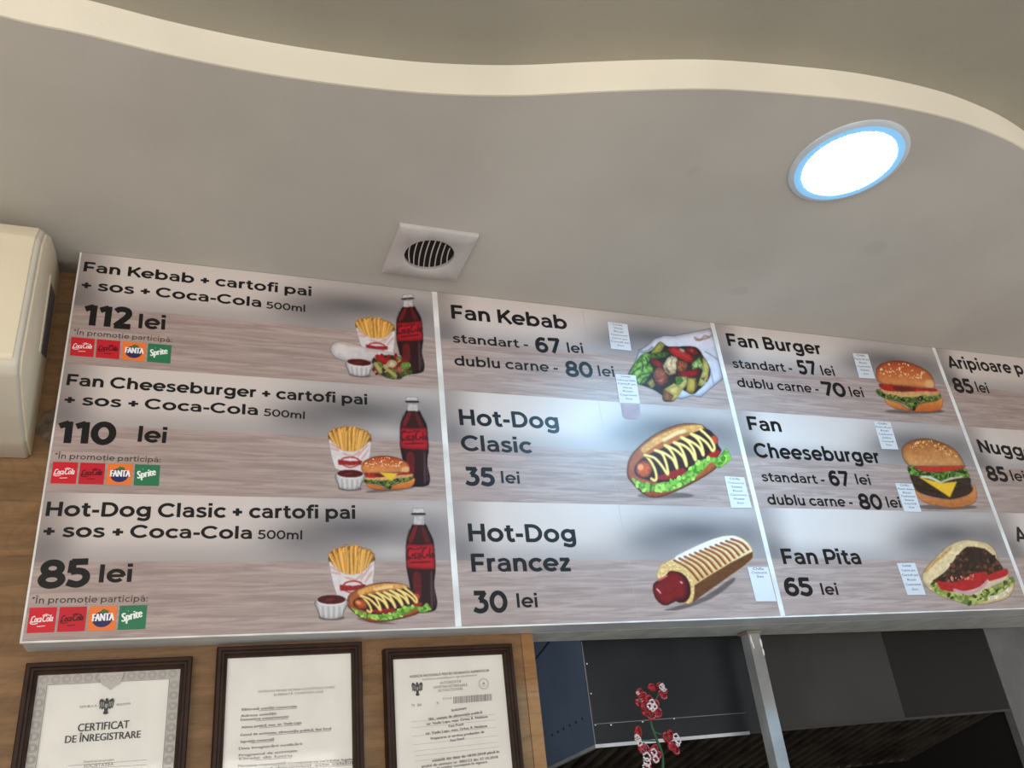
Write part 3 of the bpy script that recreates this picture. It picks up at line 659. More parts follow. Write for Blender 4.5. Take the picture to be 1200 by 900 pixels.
def hotdog(p, dst=None):
    src = [(212, 480), (620, 158), (450, 665)]
    if dst: p.affine(src, dst)
    p.ell(480, 665, 200, 22, (80, 72, 72), alpha=.4)
    p.poly([(210, 485), (225, 405), (290, 322), (400, 237), (520, 180), (620, 157), (720, 165), (770, 195), (835, 265), (842, 330), (850, 440), (800, 500), (660, 582), (500, 657), (400, 681), (325, 655), (250, 582), (215, 535)], (168, 88, 50), top=(190, 124, 70), nz=.14, nsc=7, rim=.35, rimr=5)
    p.line([(330, 340), (430, 272), (540, 222), (640, 196), (725, 190)], 48, (228, 184, 112), nz=.2, alpha=.8); p.line([(470, 275), (560, 225), (610, 210)], 26, (240, 216, 168), alpha=.8)
    p.poly([(262, 470), (300, 415), (380, 365), (500, 312), (620, 255), (755, 195), (830, 245), (850, 310), (870, 350), (820, 410), (700, 450), (560, 545), (440, 575), (350, 555), (275, 525)], (66, 36, 32), nz=.3, nsc=5)
    p.ell(328, 478, 58, 62, (206, 104, 60), nz=.2, rim=.35); p.ell(305, 465, 22, 22, (236, 160, 104)); p.ell(822, 275, 26, 34, (196, 84, 58))
    p.poly([(400, 545), (500, 500), (600, 470), (620, 510), (500, 552)], (160, 40, 38)); p.poly([(770, 380), (850, 345), (862, 370), (800, 405)], (176, 38, 38))
    lt = [(238, 540), (300, 562), (372, 590), (450, 572), (540, 558), (620, 500), (700, 430), (780, 398), (860, 388), (905, 335), (940, 398), (905, 438), (850, 470), (805, 428), (740, 488), (660, 560), (600, 600), (500, 636), (400, 632), (335, 640), (280, 600)]
    p.poly(lt, (100, 154, 54), col2=(150, 190, 92), nsc=5); p.flecks(lt, 40, 16, [(86, 146, 46), (178, 216, 112), (134, 190, 76)], 6)
    p.line([(378, 585), (372, 640)], 9, (60, 90, 34))
    p.line([(335, 380), (372, 420), (400, 470), (416, 530), (405, 560), (380, 545)], 20, (238, 216, 136))
    zz = [(335, 380), (400, 398), (450, 450), (495, 515), (485, 440), (455, 370), (405, 345), (470, 365), (530, 410), (560, 472), (545, 400), (510, 340), (475, 310), (545, 340), (600, 390), (627, 455), (615, 390), (580, 320), (538, 290), (605, 310), (655, 350), (690, 415), (680, 350), (640, 290), (590, 255), (660, 285), (715, 325), (745, 380), (732, 310), (700, 260), (658, 230), (720, 255), (775, 300), (810, 350), (822, 320), (790, 260), (725, 200)]
    p.line([(x + 3, y + 6) for x, y in zz], 19, (150, 110, 48)); p.line(zz, 17, (242, 224, 150))
    p.A = None
# row one
p = Pic(376, 336, 508, 446, 8.571, (370, 340)); fries(p, [(402, 372), (795, 405), (615, 575)]); bottle(p, [(922, 45), (1075, 818), (812, 322)])
p.poly([(148, 585), (160, 555), (185, 530), (235, 515), (310, 520), (400, 545), (520, 580), (640, 600), (770, 628), (860, 660), (800, 720), (640, 730), (560, 715), (400, 725), (290, 712), (200, 680), (155, 628)], (202, 196, 198), top=(222, 214, 212), nz=.08, nsc=9, rim=.15)
p.line([(250, 530), (330, 545), (420, 560)], 26, (206, 170, 150), alpha=.7); p.line([(520, 600), (620, 620)], 16, (210, 176, 160), alpha=.6)
p.rim0 = .2
kb = [(566, 705), (605, 668), (680, 655), (765, 655), (835, 665), (905, 712), (965, 765), (1003, 806), (940, 832), (880, 850), (855, 890), (745, 886), (640, 846), (572, 805)]
p.poly(kb, (72, 52, 36), nz=.3); p.poly([(562, 720), (600, 800), (660, 850), (760, 890), (845, 895), (740, 880), (640, 850), (560, 800)], (226, 216, 204))
p.flecks(kb, 60, 26, [(122, 150, 66), (196, 38, 36), (226, 204, 160), (170, 30, 34), (150, 170, 90), (214, 190, 120), (92, 120, 52)], 4)
p.line([(620, 668), (660, 690), (740, 712)], 44, (206, 40, 38)); p.line([(735, 665), (720, 690)], 34, (190, 34, 34)); p.ell(765, 740, 48, 42, (226, 206, 172), nz=.15); p.ell(842, 800, 30, 34, (206, 120, 96), nz=.2)
p.line([(600, 740), (650, 820)], 40, (220, 208, 140)); p.line([(725, 800), (800, 860)], 36, (214, 206, 130)); p.ell(900, 760, 50, 40, (128, 164, 74), nz=.3, nsc=4)
p.rim0 = 0; cup(p, [(437, 725), (565, 735), (437, 868)]); p.build('kebab_meal_picture', panels[0], PY)
# row two
p = Pic(380, 460, 508, 578, 6.0, (350, 440)); fries(p, [(210, 447), (510, 460), (362, 612)]); bottle(p, [(797, 152), (910, 770), (714, 362)])
burger(p, [(440, 655), (778, 664), (610, 806)]); p.poly([(565, 680), (700, 686), (652, 742), (610, 715)], (230, 198, 70), smooth=False); cup(p, [(362, 690), (458, 692), (357, 806)]); p.build('cheeseburger_meal_picture', panels[0], PY)
# row three
p = Pic(366, 590, 516, 732, 6.0, (350, 580)); bottle(p, [(841, 97), (960, 808), (757, 340)]); fries(p, FRY)
hotdog(p, [(343, 752), (660, 617), (545, 892)]); cup(p, CUP); p.build('hot_dog_meal_picture', panels[0], PY)
# kebab
Pic.rim0 = .26
p = Pic(732, 380, 848, 474, 6.667, (700, 360))
p.poly([(330, 335), (400, 290), (445, 247), (525, 220), (600, 224), (700, 203), (884, 165), (925, 270), (982, 560), (905, 618), (805, 704), (745, 690), (655, 716), (600, 700), (400, 600), (290, 430)], (200, 202, 216), top=(218, 214, 222), smooth=False, nz=.07, nsc=10)
for a in (((760, 235), (800, 260), (840, 225), (870, 235)), ((770, 255), (850, 245), (900, 215))): p.line(a, 14, (214, 164, 136), alpha=.7)
p.line([(840, 345), (900, 380), (950, 420)], 6, (180, 170, 180)); p.line([(880, 480), (910, 600)], 8, (168, 168, 182), alpha=.7)
fl = [(245, 512), (300, 432), (350, 372), (430, 332), (490, 272), (560, 308), (760, 310), (830, 388), (880, 480), (870, 560), (800, 640), (740, 680), (650, 645), (600, 730), (520, 732), (508, 690), (430, 640), (330, 600), (262, 548)]
p.poly(fl, (58, 46, 30), nz=.3)
p.poly([(315, 335), (345, 328), (352, 345), (395, 330), (430, 300), (445, 318), (380, 360), (345, 362)], (206, 210, 216), smooth=False)
p.poly([(418, 350), (488, 270), (525, 295), (505, 335), (450, 392), (425, 385)], (166, 156, 62), top=(196, 184, 92), smooth=False, nz=.25); p.poly([(488, 270), (525, 295), (510, 318), (476, 292)], (206, 196, 120), smooth=False)
p.poly([(400, 370), (450, 355), (505, 352), (558, 358), (540, 385), (480, 400), (420, 400)], (92, 124, 52), nz=.5, nsc=4)
lt = [(243, 518), (262, 480), (285, 445), (300, 428), (340, 378), (372, 352), (408, 362), (420, 400), (398, 430), (436, 470), (432, 512), (400, 540), (372, 592), (335, 605), (300, 592), (275, 562)]
p.poly(lt, (98, 148, 52), col2=(160, 196, 96), nsc=5, smooth=False)
for a_ in (((260, 510), (310, 470), (370, 440)), ((290, 560), (330, 520), (410, 500)), ((330, 400), (350, 440), (340, 490)), ((370, 380), (385, 420), (372, 470)), ((330, 590), (350, 550), (390, 530))): p.line(a_, 11, (190, 216, 136), alpha=.75); p.line([(x + 8, y_ + 12) for x, y_ in a_], 10, (60, 98, 34), alpha=.8)
p.poly([(412, 398), (450, 402), (512, 440), (505, 480), (460, 462), (430, 440)], (176, 46, 40), nz=.25, smooth=False)
p.poly([(548, 325), (590, 310), (640, 318), (700, 352), (752, 390), (742, 430), (700, 432), (640, 400), (585, 372)], (190, 34, 36), top=(208, 48, 44), nz=.2, nsc=4, smooth=False); p.line([(585, 330), (650, 355), (720, 400)], 10, (226, 112, 96)); p.poly([(640, 322), (676, 330), (680, 352), (655, 348)], (226, 214, 208))
p.poly([(680, 322), (735, 312), (770, 330), (790, 362), (750, 372), (712, 352)], (180, 34, 38), nz=.4, nsc=3, smooth=False); p.ell(738, 338, 14, 9, (226, 130, 116), rot=.4)
p.poly([(612, 530), (660, 500), (740, 488), (795, 480), (792, 530), (740, 552), (660, 545)], (158, 32, 32), nz=.3, nsc=4, smooth=False)
p.poly([(440, 510), (465, 476), (500, 478), (540, 520), (556, 570), (520, 612), (470, 604), (440, 560)], (136, 66, 48), top=(176, 116, 92), nz=.4, nsc=4); p.ell(495, 575, 13, 8, (226, 190, 176)); p.ell(478, 520, 18, 10, (196, 130, 108), rot=.6)
p.poly([(512, 458), (545, 398), (580, 378), (620, 392), (638, 430), (620, 480), (612, 520), (560, 532), (525, 500)], (206, 180, 142), top=(224, 208, 178), nz=.25, nsc=4, smooth=False); p.line([(540, 480), (560, 510)], 16, (146, 96, 58), alpha=.8); p.line([(590, 400), (575, 440)], 8, (170, 128, 86), alpha=.7)
p.poly([(618, 425), (660, 420), (705, 440), (690, 490), (640, 505), (622, 480)], (166, 96, 60), nz=.45, nsc=3)
p.poly([(735, 440), (770, 415), (800, 385), (812, 430), (840, 452), (825, 490), (790, 470), (745, 490)], (140, 172, 84), col2=(196, 212, 150), nsc=4, smooth=False)
p.poly([(820, 392), (850, 405), (876, 470), (866, 560), (820, 622), (785, 610), (800, 560), (822, 500)], (202, 182, 100), top=(220, 206, 134), nz=.2, nsc=5, smooth=False); p.flecks([(830, 520), (860, 540), (840, 600), (800, 600)], 8, 12, [(232, 224, 190), (160, 132, 70)], 2)
p.poly([(385, 590), (430, 555), (455, 605), (425, 638)], (170, 160, 92), smooth=False, nz=.3)
p.poly([(525, 640), (600, 592), (668, 640), (640, 690), (592, 735), (522, 715)], (206, 178, 88), top=(222, 206, 130), nz=.18, smooth=False); p.poly([(512, 650), (526, 640), (600, 690), (575, 738), (508, 720)], (150, 104, 56), nz=.3, smooth=False); p.poly([(526, 640), (610, 612), (655, 650), (598, 690)], (228, 206, 124), smooth=False, nz=.15)
p.poly([(705, 552), (770, 556), (778, 620), (745, 680), (695, 660)], (192, 164, 70), top=(212, 194, 104), nz=.2, smooth=False); p.line([(765, 570), (768, 640)], 10, (140, 110, 44))
p.poly([(612, 545), (700, 540), (702, 600), (665, 650), (622, 612)], (210, 196, 124), nz=.2, smooth=False); p.poly([(610, 560), (650, 540), (676, 575), (640, 606), (612, 600)], (98, 142, 54), nz=.5, nsc=3, smooth=False)
p.build('kebab_picture', panels[1], PY); Pic.rim0 = 0
# hot dog
p = Pic(730, 494, 862, 588, 6.0, (700, 470)); hotdog(p); p.build('hot_dog_picture', panels[1], PY)
# french hot dog
p = Pic(760, 622, 888, 716, 6.0, (740, 600))
p.poly([(230, 690), (330, 660), (520, 590), (700, 470), (720, 490), (560, 610), (330, 690)], (90, 80, 80), alpha=.5)
p.poly([(186, 470), (188, 410), (205, 372), (260, 345), (400, 270), (540, 204), (650, 170), (740, 172), (808, 208), (850, 268), (853, 320), (800, 372), (640, 484), (500, 582), (430, 634), (380, 642), (300, 560)], (214, 172, 104), top=(238, 222, 196), nz=.07, nsc=8)
p.poly([(430, 640), (436, 520), (560, 440), (700, 356), (852, 278), (853, 322), (800, 372), (640, 486), (500, 584)], (116, 76, 46), smooth=False, nz=.15)
p.line([(330, 325), (480, 255), (600, 212), (720, 190)], 50, (238, 236, 238), alpha=.75)
for i in range(12):
    t = i / 11; ax, ay = 300 + t * 400, 340 - t * 150; ex, ey = 470 + t * 350, 480 - t * 215
    p.line([(ax, ay), (ax * .45 + ex * .55 + 8, ay * .5 + ey * .5 - 10), (ex, ey)], 13, (112, 60, 30), alpha=.92); p.line([(ax + 10, ay + 4), (ax * .45 + ex * .55 + 20, ay * .5 + ey * .5 - 8), (ex + 10, ey)], 8, (206, 130, 76), alpha=.7)
p.poly([(188, 470), (190, 410), (215, 366), (275, 352), (350, 375), (410, 430), (440, 510), (438, 600), (410, 640), (360, 640), (300, 600)], (224, 192, 136), nz=.22, nsc=3)
p.ell(335, 530, 78, 112, (74, 20, 22), rot=-.3)
p.poly([(152, 530), (165, 495), (235, 455), (262, 420), (300, 415), (350, 440), (385, 490), (395, 560), (375, 610), (320, 622), (245, 657), (195, 636), (160, 585)], (136, 30, 34), nz=.14, rim=.35)
p.line([(190, 480), (250, 450)], 14, (200, 110, 104)); p.line([(178, 540), (205, 570)], 10, (238, 190, 190)); p.line([(345, 490), (356, 500)], 10, (236, 200, 200)); p.build('french_hot_dog_picture', panels[1], PY)
# burger, cheeseburger, pita
p = Pic(1022, 418, 1110, 488, 7.5, (980, 390)); burger(p); p.build('burger_picture', panels[2], PY)
p = Pic(1052, 508, 1150, 600, 7.5, (1000, 480))
p.ell(820, 855, 270, 24, (80, 70, 66), alpha=.45)
p.poly([(540, 690), (600, 745), (720, 780), (880, 788), (1000, 755), (1060, 665), (1085, 735), (1076, 800), (1020, 840), (900, 863), (760, 851), (640, 820), (570, 768)], (192, 122, 68), top=(214, 156, 100), nz=.12)
p.poly([(500, 570), (580, 585), (900, 605), (1020, 598), (1032, 660), (1052, 700), (1000, 752), (880, 786), (780, 782), (660, 757), (560, 716), (520, 640)], (70, 52, 36), nz=.35, nsc=5); p.line([(545, 660), (640, 705), (760, 725)], 12, (44, 32, 22)); p.line([(900, 700), (1040, 668)], 10, (44, 32, 22))
lt = [(480, 500), (530, 496), (565, 530), (700, 548), (840, 540), (960, 510), (1000, 545), (1022, 590), (960, 592), (880, 602), (800, 622), (770, 645), (700, 612), (600, 582), (500, 570)]
p.poly(lt, (60, 86, 40), col2=(120, 158, 72), nsc=4); p.flecks(lt, 34, 14, [(48, 66, 30), (138, 172, 90), (86, 118, 54)], 9)
p.line([(600, 590), (680, 600), (760, 640)], 24, (214, 216, 196)); p.line([(760, 645), (850, 610), (960, 590)], 18, (206, 206, 180))
p.poly([(568, 588), (640, 610), (770, 645), (912, 632), (850, 772)], (238, 196, 62), smooth=False, nz=.06)
p.poly([(535, 497), (700, 500), (966, 492), (962, 514), (850, 540), (700, 550), (600, 536)], (198, 66, 50), nz=.14)
p.poly([(426, 370), (440, 322), (500, 281), (580, 258), (660, 258), (760, 285), (860, 330), (930, 395), (965, 458), (970, 490), (840, 498), (680, 495), (540, 496), (480, 484), (440, 432)], (222, 172, 118), top=(176, 108, 58), nz=.12, nsc=6, rim=.2)
p.flecks([(470, 340), (520, 285), (660, 265), (800, 310), (900, 380), (930, 440), (760, 370), (600, 330)], 80, 8, [(238, 208, 150), (214, 168, 104), (150, 92, 46)], 5); p.build('cheeseburger_picture', panels[2], PY)
p = Pic(1078, 630, 1190, 714, 7.5, (1040, 610))
p.poly([(303, 505), (330, 432), (400, 352), (470, 280), (560, 210), (680, 172), (830, 185), (900, 215), (950, 265), (962, 312), (1000, 398), (1055, 440), (1070, 500), (1112, 548), (1105, 612), (1050, 682), (900, 727), (800, 737), (700, 722), (540, 692), (430, 642), (350, 592)], (222, 198, 156), top=(232, 212, 172), nz=.12, nsc=6, rim=.15)
p.line([(330, 450), (400, 380), (470, 320), (550, 245)], 26, (198, 150, 92), nz=.3, alpha=.7)
mt = [(400, 540), (440, 500), (520, 438), (600, 330), (680, 242), (740, 230), (850, 250), (930, 310), (1000, 392), (1010, 440), (900, 480), (700, 530), (560, 545)]
p.poly(mt, (64, 40, 28), nz=.4, nsc=4); p.flecks(mt, 60, 17, [(92, 56, 36), (42, 28, 20), (124, 72, 46), (108, 84, 56)], 7)
p.poly([(436, 530), (520, 545), (640, 530), (740, 470), (860, 450), (885, 490), (860, 540), (780, 595), (640, 622), (480, 612)], (184, 38, 42), nz=.18); p.poly([(890, 480), (980, 440), (1050, 425), (1052, 478), (960, 515), (890, 530)], (190, 40, 44), nz=.15)
p.flecks([(460, 510), (620, 500), (760, 470), (760, 520), (600, 540), (480, 530)], 16, 12, [(214, 140, 110), (196, 96, 76)], 3)
lt = [(375, 560), (430, 545), (470, 610), (620, 640), (780, 655), (900, 590), (1010, 530), (1100, 500), (1112, 545), (1000, 640), (850, 712), (730, 742), (560, 692), (430, 640)]
p.poly(lt, (122, 138, 66), col2=(184, 190, 112), nsc=6); p.flecks(lt, 44, 18, [(150, 164, 82), (76, 86, 44), (196, 200, 130), (108, 120, 60)], 12)
p.line([(590, 610), (700, 640), (800, 610), (872, 545)], 26, (206, 166, 178)); p.line([(890, 572), (960, 545), (1020, 515)], 24, (222, 190, 196)); p.line([(900, 680), (1000, 660), (1070, 600)], 36, (226, 216, 190), nz=.2); p.build('pita_picture', panels[2], PY)

# ---- paper ingredient slips stuck on the board
m_paper = plain('white_paper', (210, 213, 219), 0.6, var=0.02)
def slip(q, lines, label):
    y = -0.0019; P = [at(*p_, y) for p_ in q]; cx = sum(p_[0] for p_ in P) / 4; zb = min(p_[2] for p_ in P)
    t = thing('paper_slip', label, 'paper slip', (cx, y, zb), 'ingredient slips on the menu board')
    bm = bmesh.new(); f = [bm.verts.new((p_[0], y, p_[2])) for p_ in P]; g = [bm.verts.new((p_[0], y + 0.00035, p_[2])) for p_ in P]
    bm.faces.new(f); bm.faces.new(g[::-1])
    for i in range(4): bm.faces.new((f[i], g[i], g[(i + 1) % 4], f[(i + 1) % 4]))
    b = MB(); b.bm.free(); b.bm = bm; b.build('sheet', m_paper, t)
    k = Ink(y - 0.0002, 0.0); q = [np.array(v, float) for v in q]; n = max(7, len(lines) + 1)
    for i, s in enumerate(lines):
        a = (i + 0.75) / (n - .25 if len(lines) > 4 else 9); lft = q[0] + (q[3] - q[0]) * a; rgt = q[1] + (q[2] - q[1]) * a
        wd = min(.9, len(s) * .072 + .1); c = .5
        p0 = lft + (rgt - lft) * (c - wd / 2); p1 = lft + (rgt - lft) * (c + wd / 2)
        V, F = font_text(s); hgt = np.hypot(*(q[3] - q[0])) / n * .46
        k.fit(V, F, (at(*p0, y)[0], at(*p0, y)[2]), (at(*p1, y)[0], at(*p1, y)[2]), capm(*p0, hgt, y), (44, 44, 52), CAPH)
    k.build('printed_lines', t)
slip([(712, 377), (735, 380), (740, 411), (716, 408.5)], ['Lavas', 'Varza', 'Rosii', 'Castraveti', 'Carne pui', 'Cartofi pai', 'Sos'], 'white ingredient slip above the 67 lei kebab price, upper of two beside the kebab picture')
slip([(721, 438), (745, 440), (750, 473), (726, 472)], ['Lavas', 'Carne pui dublu', 'Cartofi pai', 'Varza', 'Rosii', 'Castraveti', 'Sos'], 'white ingredient slip just after the 80 lei kebab price, lower left of the kebab picture')
slip([(849, 558), (872, 559.5), (881, 595), (857, 595)], ['Chifla', 'Crenvursti', 'Salata', 'Rosii', 'Castraveti', 'Mustar', 'Sos'], 'white ingredient slip right of and below the mustard hot dog picture')
slip([(876, 664.5), (900, 664.5), (910, 704.5), (886, 704.7)], ['Chifla', 'Crenvurst', 'Sos'], 'white slip with only three printed lines right of the french hot dog picture')
slip([(999, 413.7), (1017, 415), (1025.7, 443.7), (1007, 442.7)], ['Chifla', 'Pateu de pui', 'Rosii', 'Castraveti', 'Salata', 'Sos'], 'white ingredient slip left of the plain burger picture in the top row')
slip([(1023.7, 493.7), (1043.3, 495), (1053, 526.7), (1033.3, 526)], ['Chifla', 'Pateu de pui', 'Rosii', 'Castraveti', 'Salata', 'Cascaval', 'Sos'], 'white ingredient slip above the word Cheeseburger, touching the top of its row')
slip([(1049, 566), (1069.3, 567), (1080, 600), (1060, 599.5)], ['Chifla', 'Pateu dublu', 'Rosii', 'Castraveti', 'Salata', 'Cascaval', 'Sos'], 'white ingredient slip just after 80 lei, lower left of the cheeseburger picture')
slip([(1051, 660), (1072, 659.6), (1085, 697), (1063.6, 697.3)], ['Lavas', 'Carne pui', 'Cartofi pai', 'Rosii', 'Castraveti', 'Sos'], 'white ingredient slip left of the pita picture in the bottom row')
q = [(727.5, 473), (749.5, 474), (751, 487), (746, 491), (735, 491), (730, 488)]
y = -0.0016; P = [at(*v, y) for v in q]; bm = bmesh.new(); f = [bm.verts.new(v) for v in P]; g = [bm.verts.new((v[0], y + 0.0002, v[2])) for v in P]
bm.faces.new(f); bm.faces.new(g[::-1])
for i in range(6): bm.faces.new((f[i], g[i], g[(i + 1) % 6], f[(i + 1) % 6]))
b = MB(); b.bm.free(); b.bm = bm
tag(b.build('sticky_tape', plain('pinkish_tape', (164, 152, 162), 0.6), base=(P[0][0], y, P[4][2])), 'square of pinkish tape stuck under the slip below the kebab price', 'tape')

# ================================================================== CEILING VENT
vx, vy = 0.6695, -0.1445
vent = thing('ceiling_vent', 'square white ceiling vent with a round slatted opening above the menu board', 'vent', (vx, vy, ZC))
b = MB(); bm = b.bm; S2 = 0.0835; n = 64; rr = 0.0525; tz = ZC - 0.011
def sq(k, s_): 
    a = 2 * math.pi * k / n; c, s = math.cos(a), math.sin(a); m_ = max(abs(c), abs(s)); return (s_ * c / m_, s_ * s / m_)
ring = lambda f_, z: [bm.verts.new((vx + f_(k)[0], vy + f_(k)[1], z)) for k in range(n)]
circ = lambda r: (lambda k: (r * math.cos(2 * math.pi * k / n), r * math.sin(2 * math.pi * k / n)))
rs_ = [ring(lambda k: sq(k, S2), ZC - 0.0003), ring(lambda k: sq(k, S2 - .001), tz + 0.003), ring(lambda k: sq(k, S2 - .005), tz), ring(circ(rr + .003), tz), ring(circ(rr), tz + .002), ring(circ(rr), ZC - 0.0003)]
for A, B in zip(rs_, rs_[1:]):
    for k in range(n): bm.faces.new((A[k], A[(k + 1) % n], B[(k + 1) % n], B[k]))
b.build('cover_plate', plain('vent_plastic', (196, 192, 192), 0.35, var=0.03), vent, smooth=True)
b = MB(); b.lathe((vx, vy, ZC - 0.0006), [(0, 0), (rr, 0), (rr, -0.001), (0, -0.001)], 48); b.build('duct_opening', plain('duct_black', (20, 15, 13), 0.8), vent)['label'] = 'dark duct behind the slats'
for i in range(8):
    x = -0.041 + i * 0.0119; h = math.sqrt(max(1e-6, rr * rr - x * x)); pts = []
    for j in range(9):
        t = j / 8; yy = -h + 2 * h * t; pts.append((vx + x + 0.013 * (t - .5) - .003 * math.sin(math.pi * t), vy + yy, ZC - 0.0075))
    b = MB(); b.tube(pts, 0.0013, 6); b.build('slat', plain('vent_slat', (206, 202, 200), 0.4), vent, smooth=True)

# ================================================================== CEILING LAMP
lx, ly = 1.395, -0.603
lamp = thing('ceiling_lamp', 'round recessed LED ceiling lamp glowing bluish white', 'ceiling lamp', (lx, ly, ZC))
b = MB(); b.lathe((lx, ly, ZC), [(0.116, -0.0003), (0.1155, -0.003), (0.112, -0.005), (0.1052, -0.0062), (0.1052, -0.0003)], 64)
b.build('rim', plain('lamp_rim_white', (206, 216, 226), 0.3, var=0.02), lamp, smooth=True)
b = MB(); b.lathe((lx, ly, ZC), [(0.1050, -0.0003), (0.1050, -0.0062), (0.098, -0.0070), (0.0905, -0.0066), (0.0905, -0.0003)], 64)  # inner rim; its emission stands in for blue light spilling from the diffuser
b.build('rim_spill_ring', mat_emit('rim_spill_glow', (0.22, 0.50, 0.82), 0.62), lamp, smooth=True)['label'] = 'inner rim around the diffuser, its blue lamp spill painted as glow'
b = MB(); b.lathe((lx, ly, ZC), [(0.090, -0.0055), (0.088, -0.0068), (0.075, -0.0082), (0.045, -0.0095), (0.0, -0.010)], 64)
b.build('diffuser', mat_emit('led_diffuser', (0.30, 0.66, 1.0), LAMP_EMIT), lamp, smooth=True)['label'] = 'glowing bluish white diffuser'

# ================================================================== AIR CONDITIONER
ac = thing('air_conditioner', 'cream wall air conditioner on the wooden wall left of the menu board', 'air conditioner', (-0.45, -0.04, 0.355))
m_ac = plain('aged_cream_plastic', (228, 216, 190), 0.4, var=0.03, nscale=5)
prof = [(YW - .0005, .742), (-0.02, .738), (-.085, .725), (-.128, .700), (-.146, .668), (-.150, .62), (-.150, .43), (-.147, .415), (-.135, .402), (-.05, .365), (0.02, .345), (YW - .0005, .340)]
b = MB(); b.prism(prof, 0, -0.86, -0.044, bevel=0.006, seg=3); b.build('body', plain('ac_body_grey', (204, 198, 184), 0.45, var=0.03, nscale=6), ac, smooth=True)
fp = [(-.020, .7405), (-.087, .7275), (-.131, .702), (-.1495, .669), (-.154, .62), (-.154, .430), (-.149, .421), (-.140, .421), (-.140, .62), (-.136, .662), (-.12, .69), (-.08, .714), (-.02, .728)]
b = MB(); b.prism(fp, 0, -0.855, -0.052, bevel=0.003, seg=2); b.build('front_panel', m_ac, ac, smooth=True)
ep = [(YW - .0005, .738), (-0.02, .734), (-.082, .720), (-.122, .696), (-.136, .664), (-.138, .62), (-.138, .43), (-.125, .408), (-.05, .374), (0.02, .352), (YW - .0005, .348)]
b = MB(); b.prism(ep, 0, -0.045, -0.0405, bevel=0.0015); b.build('end_cap', m_ac, ac, smooth=True)
b = MB(); b.prism([(-0.018, .662), (.046, .672), (.060, .540), (.006, .522)], 0, -0.0412, -0.0395); b.build('label', plain('ac_label_grey', (92, 90, 98), 0.4), ac)['label'] = 'dark grey sticker'
b = MB(); b.prism([(-0.034, .668), (-.024, .670), (-.006, .515), (-.016, .513)], 0, -0.0412, -0.0385, bevel=.0008); b.build('side_ridge', m_ac, ac)
b = MB(); b.box(-0.80, -0.10, -0.118, -0.060, 0.360, 0.375); 
b.build('air_outlet', plain('ac_outlet_dark', (120, 118, 112), 0.6), ac)
b = MB(); b.ball((0.0, 0, 0), 1, 0.016, 0.004, 0.026); 
for (x, z, a) in ((.012, .015, .016), (-.014, -.012, .014), (.006, -.026, .013)): b.ball((x, 0, z), a, 1, .3, 1.1)
for v in b.bm.verts: v.co += Vector((-.022, YW - 0.001, .415))
tag(b.build('foam_patch', plain('foam_residue', (104, 90, 74), 0.9, var=.2, nscale=60, bump=.4), base=(-.022, YW, .39), smooth=True), 'smear of pale foam filler on the wooden wall below the air conditioner corner', 'foam filler')

# ================================================================== FRAMED CERTIFICATES
m_frame = plain('dark_brown_frame_wood', (48, 31, 23), 0.5, var=0.12, nscale=30, spec=0.2)
m_sheet = plain('certificate_paper', (244, 243, 238), 0.55, var=0.015)
def frame(x0, x1, ztop, label):
    zb = ztop - (x1 - x0 + .0) * 1.36; y0 = 0.054
    t = thing('picture_frame', label, 'framed certificate', ((x0 + x1) / 2, 0.066, zb), 'framed certificates on the wooden wall')
    prof = [(0, YW - .0008), (0, y0 + .004), (.002, y0), (.007, y0), (.009, y0 + .003), (.0125, y0 + .003), (.014, y0 + .006), (.0175, y0 + .008), (.0185, y0 + .013), (.0185, YW - .0008)]
    b = MB(); bm = b.bm; rings = []
    for cx, cz, sxx, szz in ((x0, ztop, 1, -1), (x1, ztop, -1, -1), (x1, zb, -1, 1), (x0, zb, 1, 1)):
        rings.append([bm.verts.new((cx + sxx * d, y, cz + szz * d)) for d, y in prof])
    for i in range(4):
        A, B = rings[i], rings[(i + 1) % 4]
        for k in range(len(prof)): bm.faces.new((A[k], A[(k + 1) % len(prof)], B[(k + 1) % len(prof)], B[k]))
    b.build('frame', m_frame, t)
    b = MB(); b.box(x0 + .016, x1 - .016, .070, .0765, zb + .016, ztop - .016); sh = b.build('sheet', m_sheet, t)
    b = MB(); b.box(x0 + .0175, x1 - .0175, .0672, .0684, zb + .0175, ztop - .0175); b.build('glass_pane', mat_glass(), t)
    return t, sh, zb
CY = 0.0697
def cp(u, v): p_ = at(u, v, CY); return (p_[0], p_[2])
class Cert(Ink):
    def word(s, tx, a, e, cap, col=(70, 66, 66), bold=0):
        V, F = font_text(tx)
        for d in ([0] if not bold else (-bold, bold)): s.fit(V, F, cp(a[0] + d, a[1]), cp(e[0] + d, e[1]), capm(*a, cap, CY), col, CAPH); s.k = 0
    def rule(s, a, e, wd=.0006, col=(150, 148, 148)): s.stroke([cp(*a), cp(*e)], wd, col); s.k = 0
    def eagle(s, c, h, col=(58, 54, 54)):
        x, z = cp(*c); h = capm(*c, h, CY); P = lambda *q: [(x + a * h, z + b_ * h) for a, b_ in q]
        for sg in (1, -1):
            s.poly(P(*[(sg * a, b_) for a, b_ in ((.06, .30), (.16, .38), (.30, .50), (.42, .46), (.46, .30), (.42, .05), (.40, -.16), (.32, -.06), (.26, -.20), (.16, -.10), (.06, -.20))]), col)
            for i in range(3): s.stroke(P((sg * (.18 + i * .09), .30), (sg * (.17 + i * .09), -.02)), h * .02, (214, 212, 208))
        s.poly(P((-.10, .30), (-.07, .42), (-.12, .46), (-.02, .53), (.08, .48), (.10, .30), (.14, -.05), (.10, -.28), (.17, -.46), (0, -.52), (-.17, -.46), (-.10, -.28), (-.14, -.05)), col)
        s.poly(P((-.09, .16), (.09, .16), (.09, -.04), (0, -.14), (-.09, -.04)), (150, 146, 144)); s.k = 0
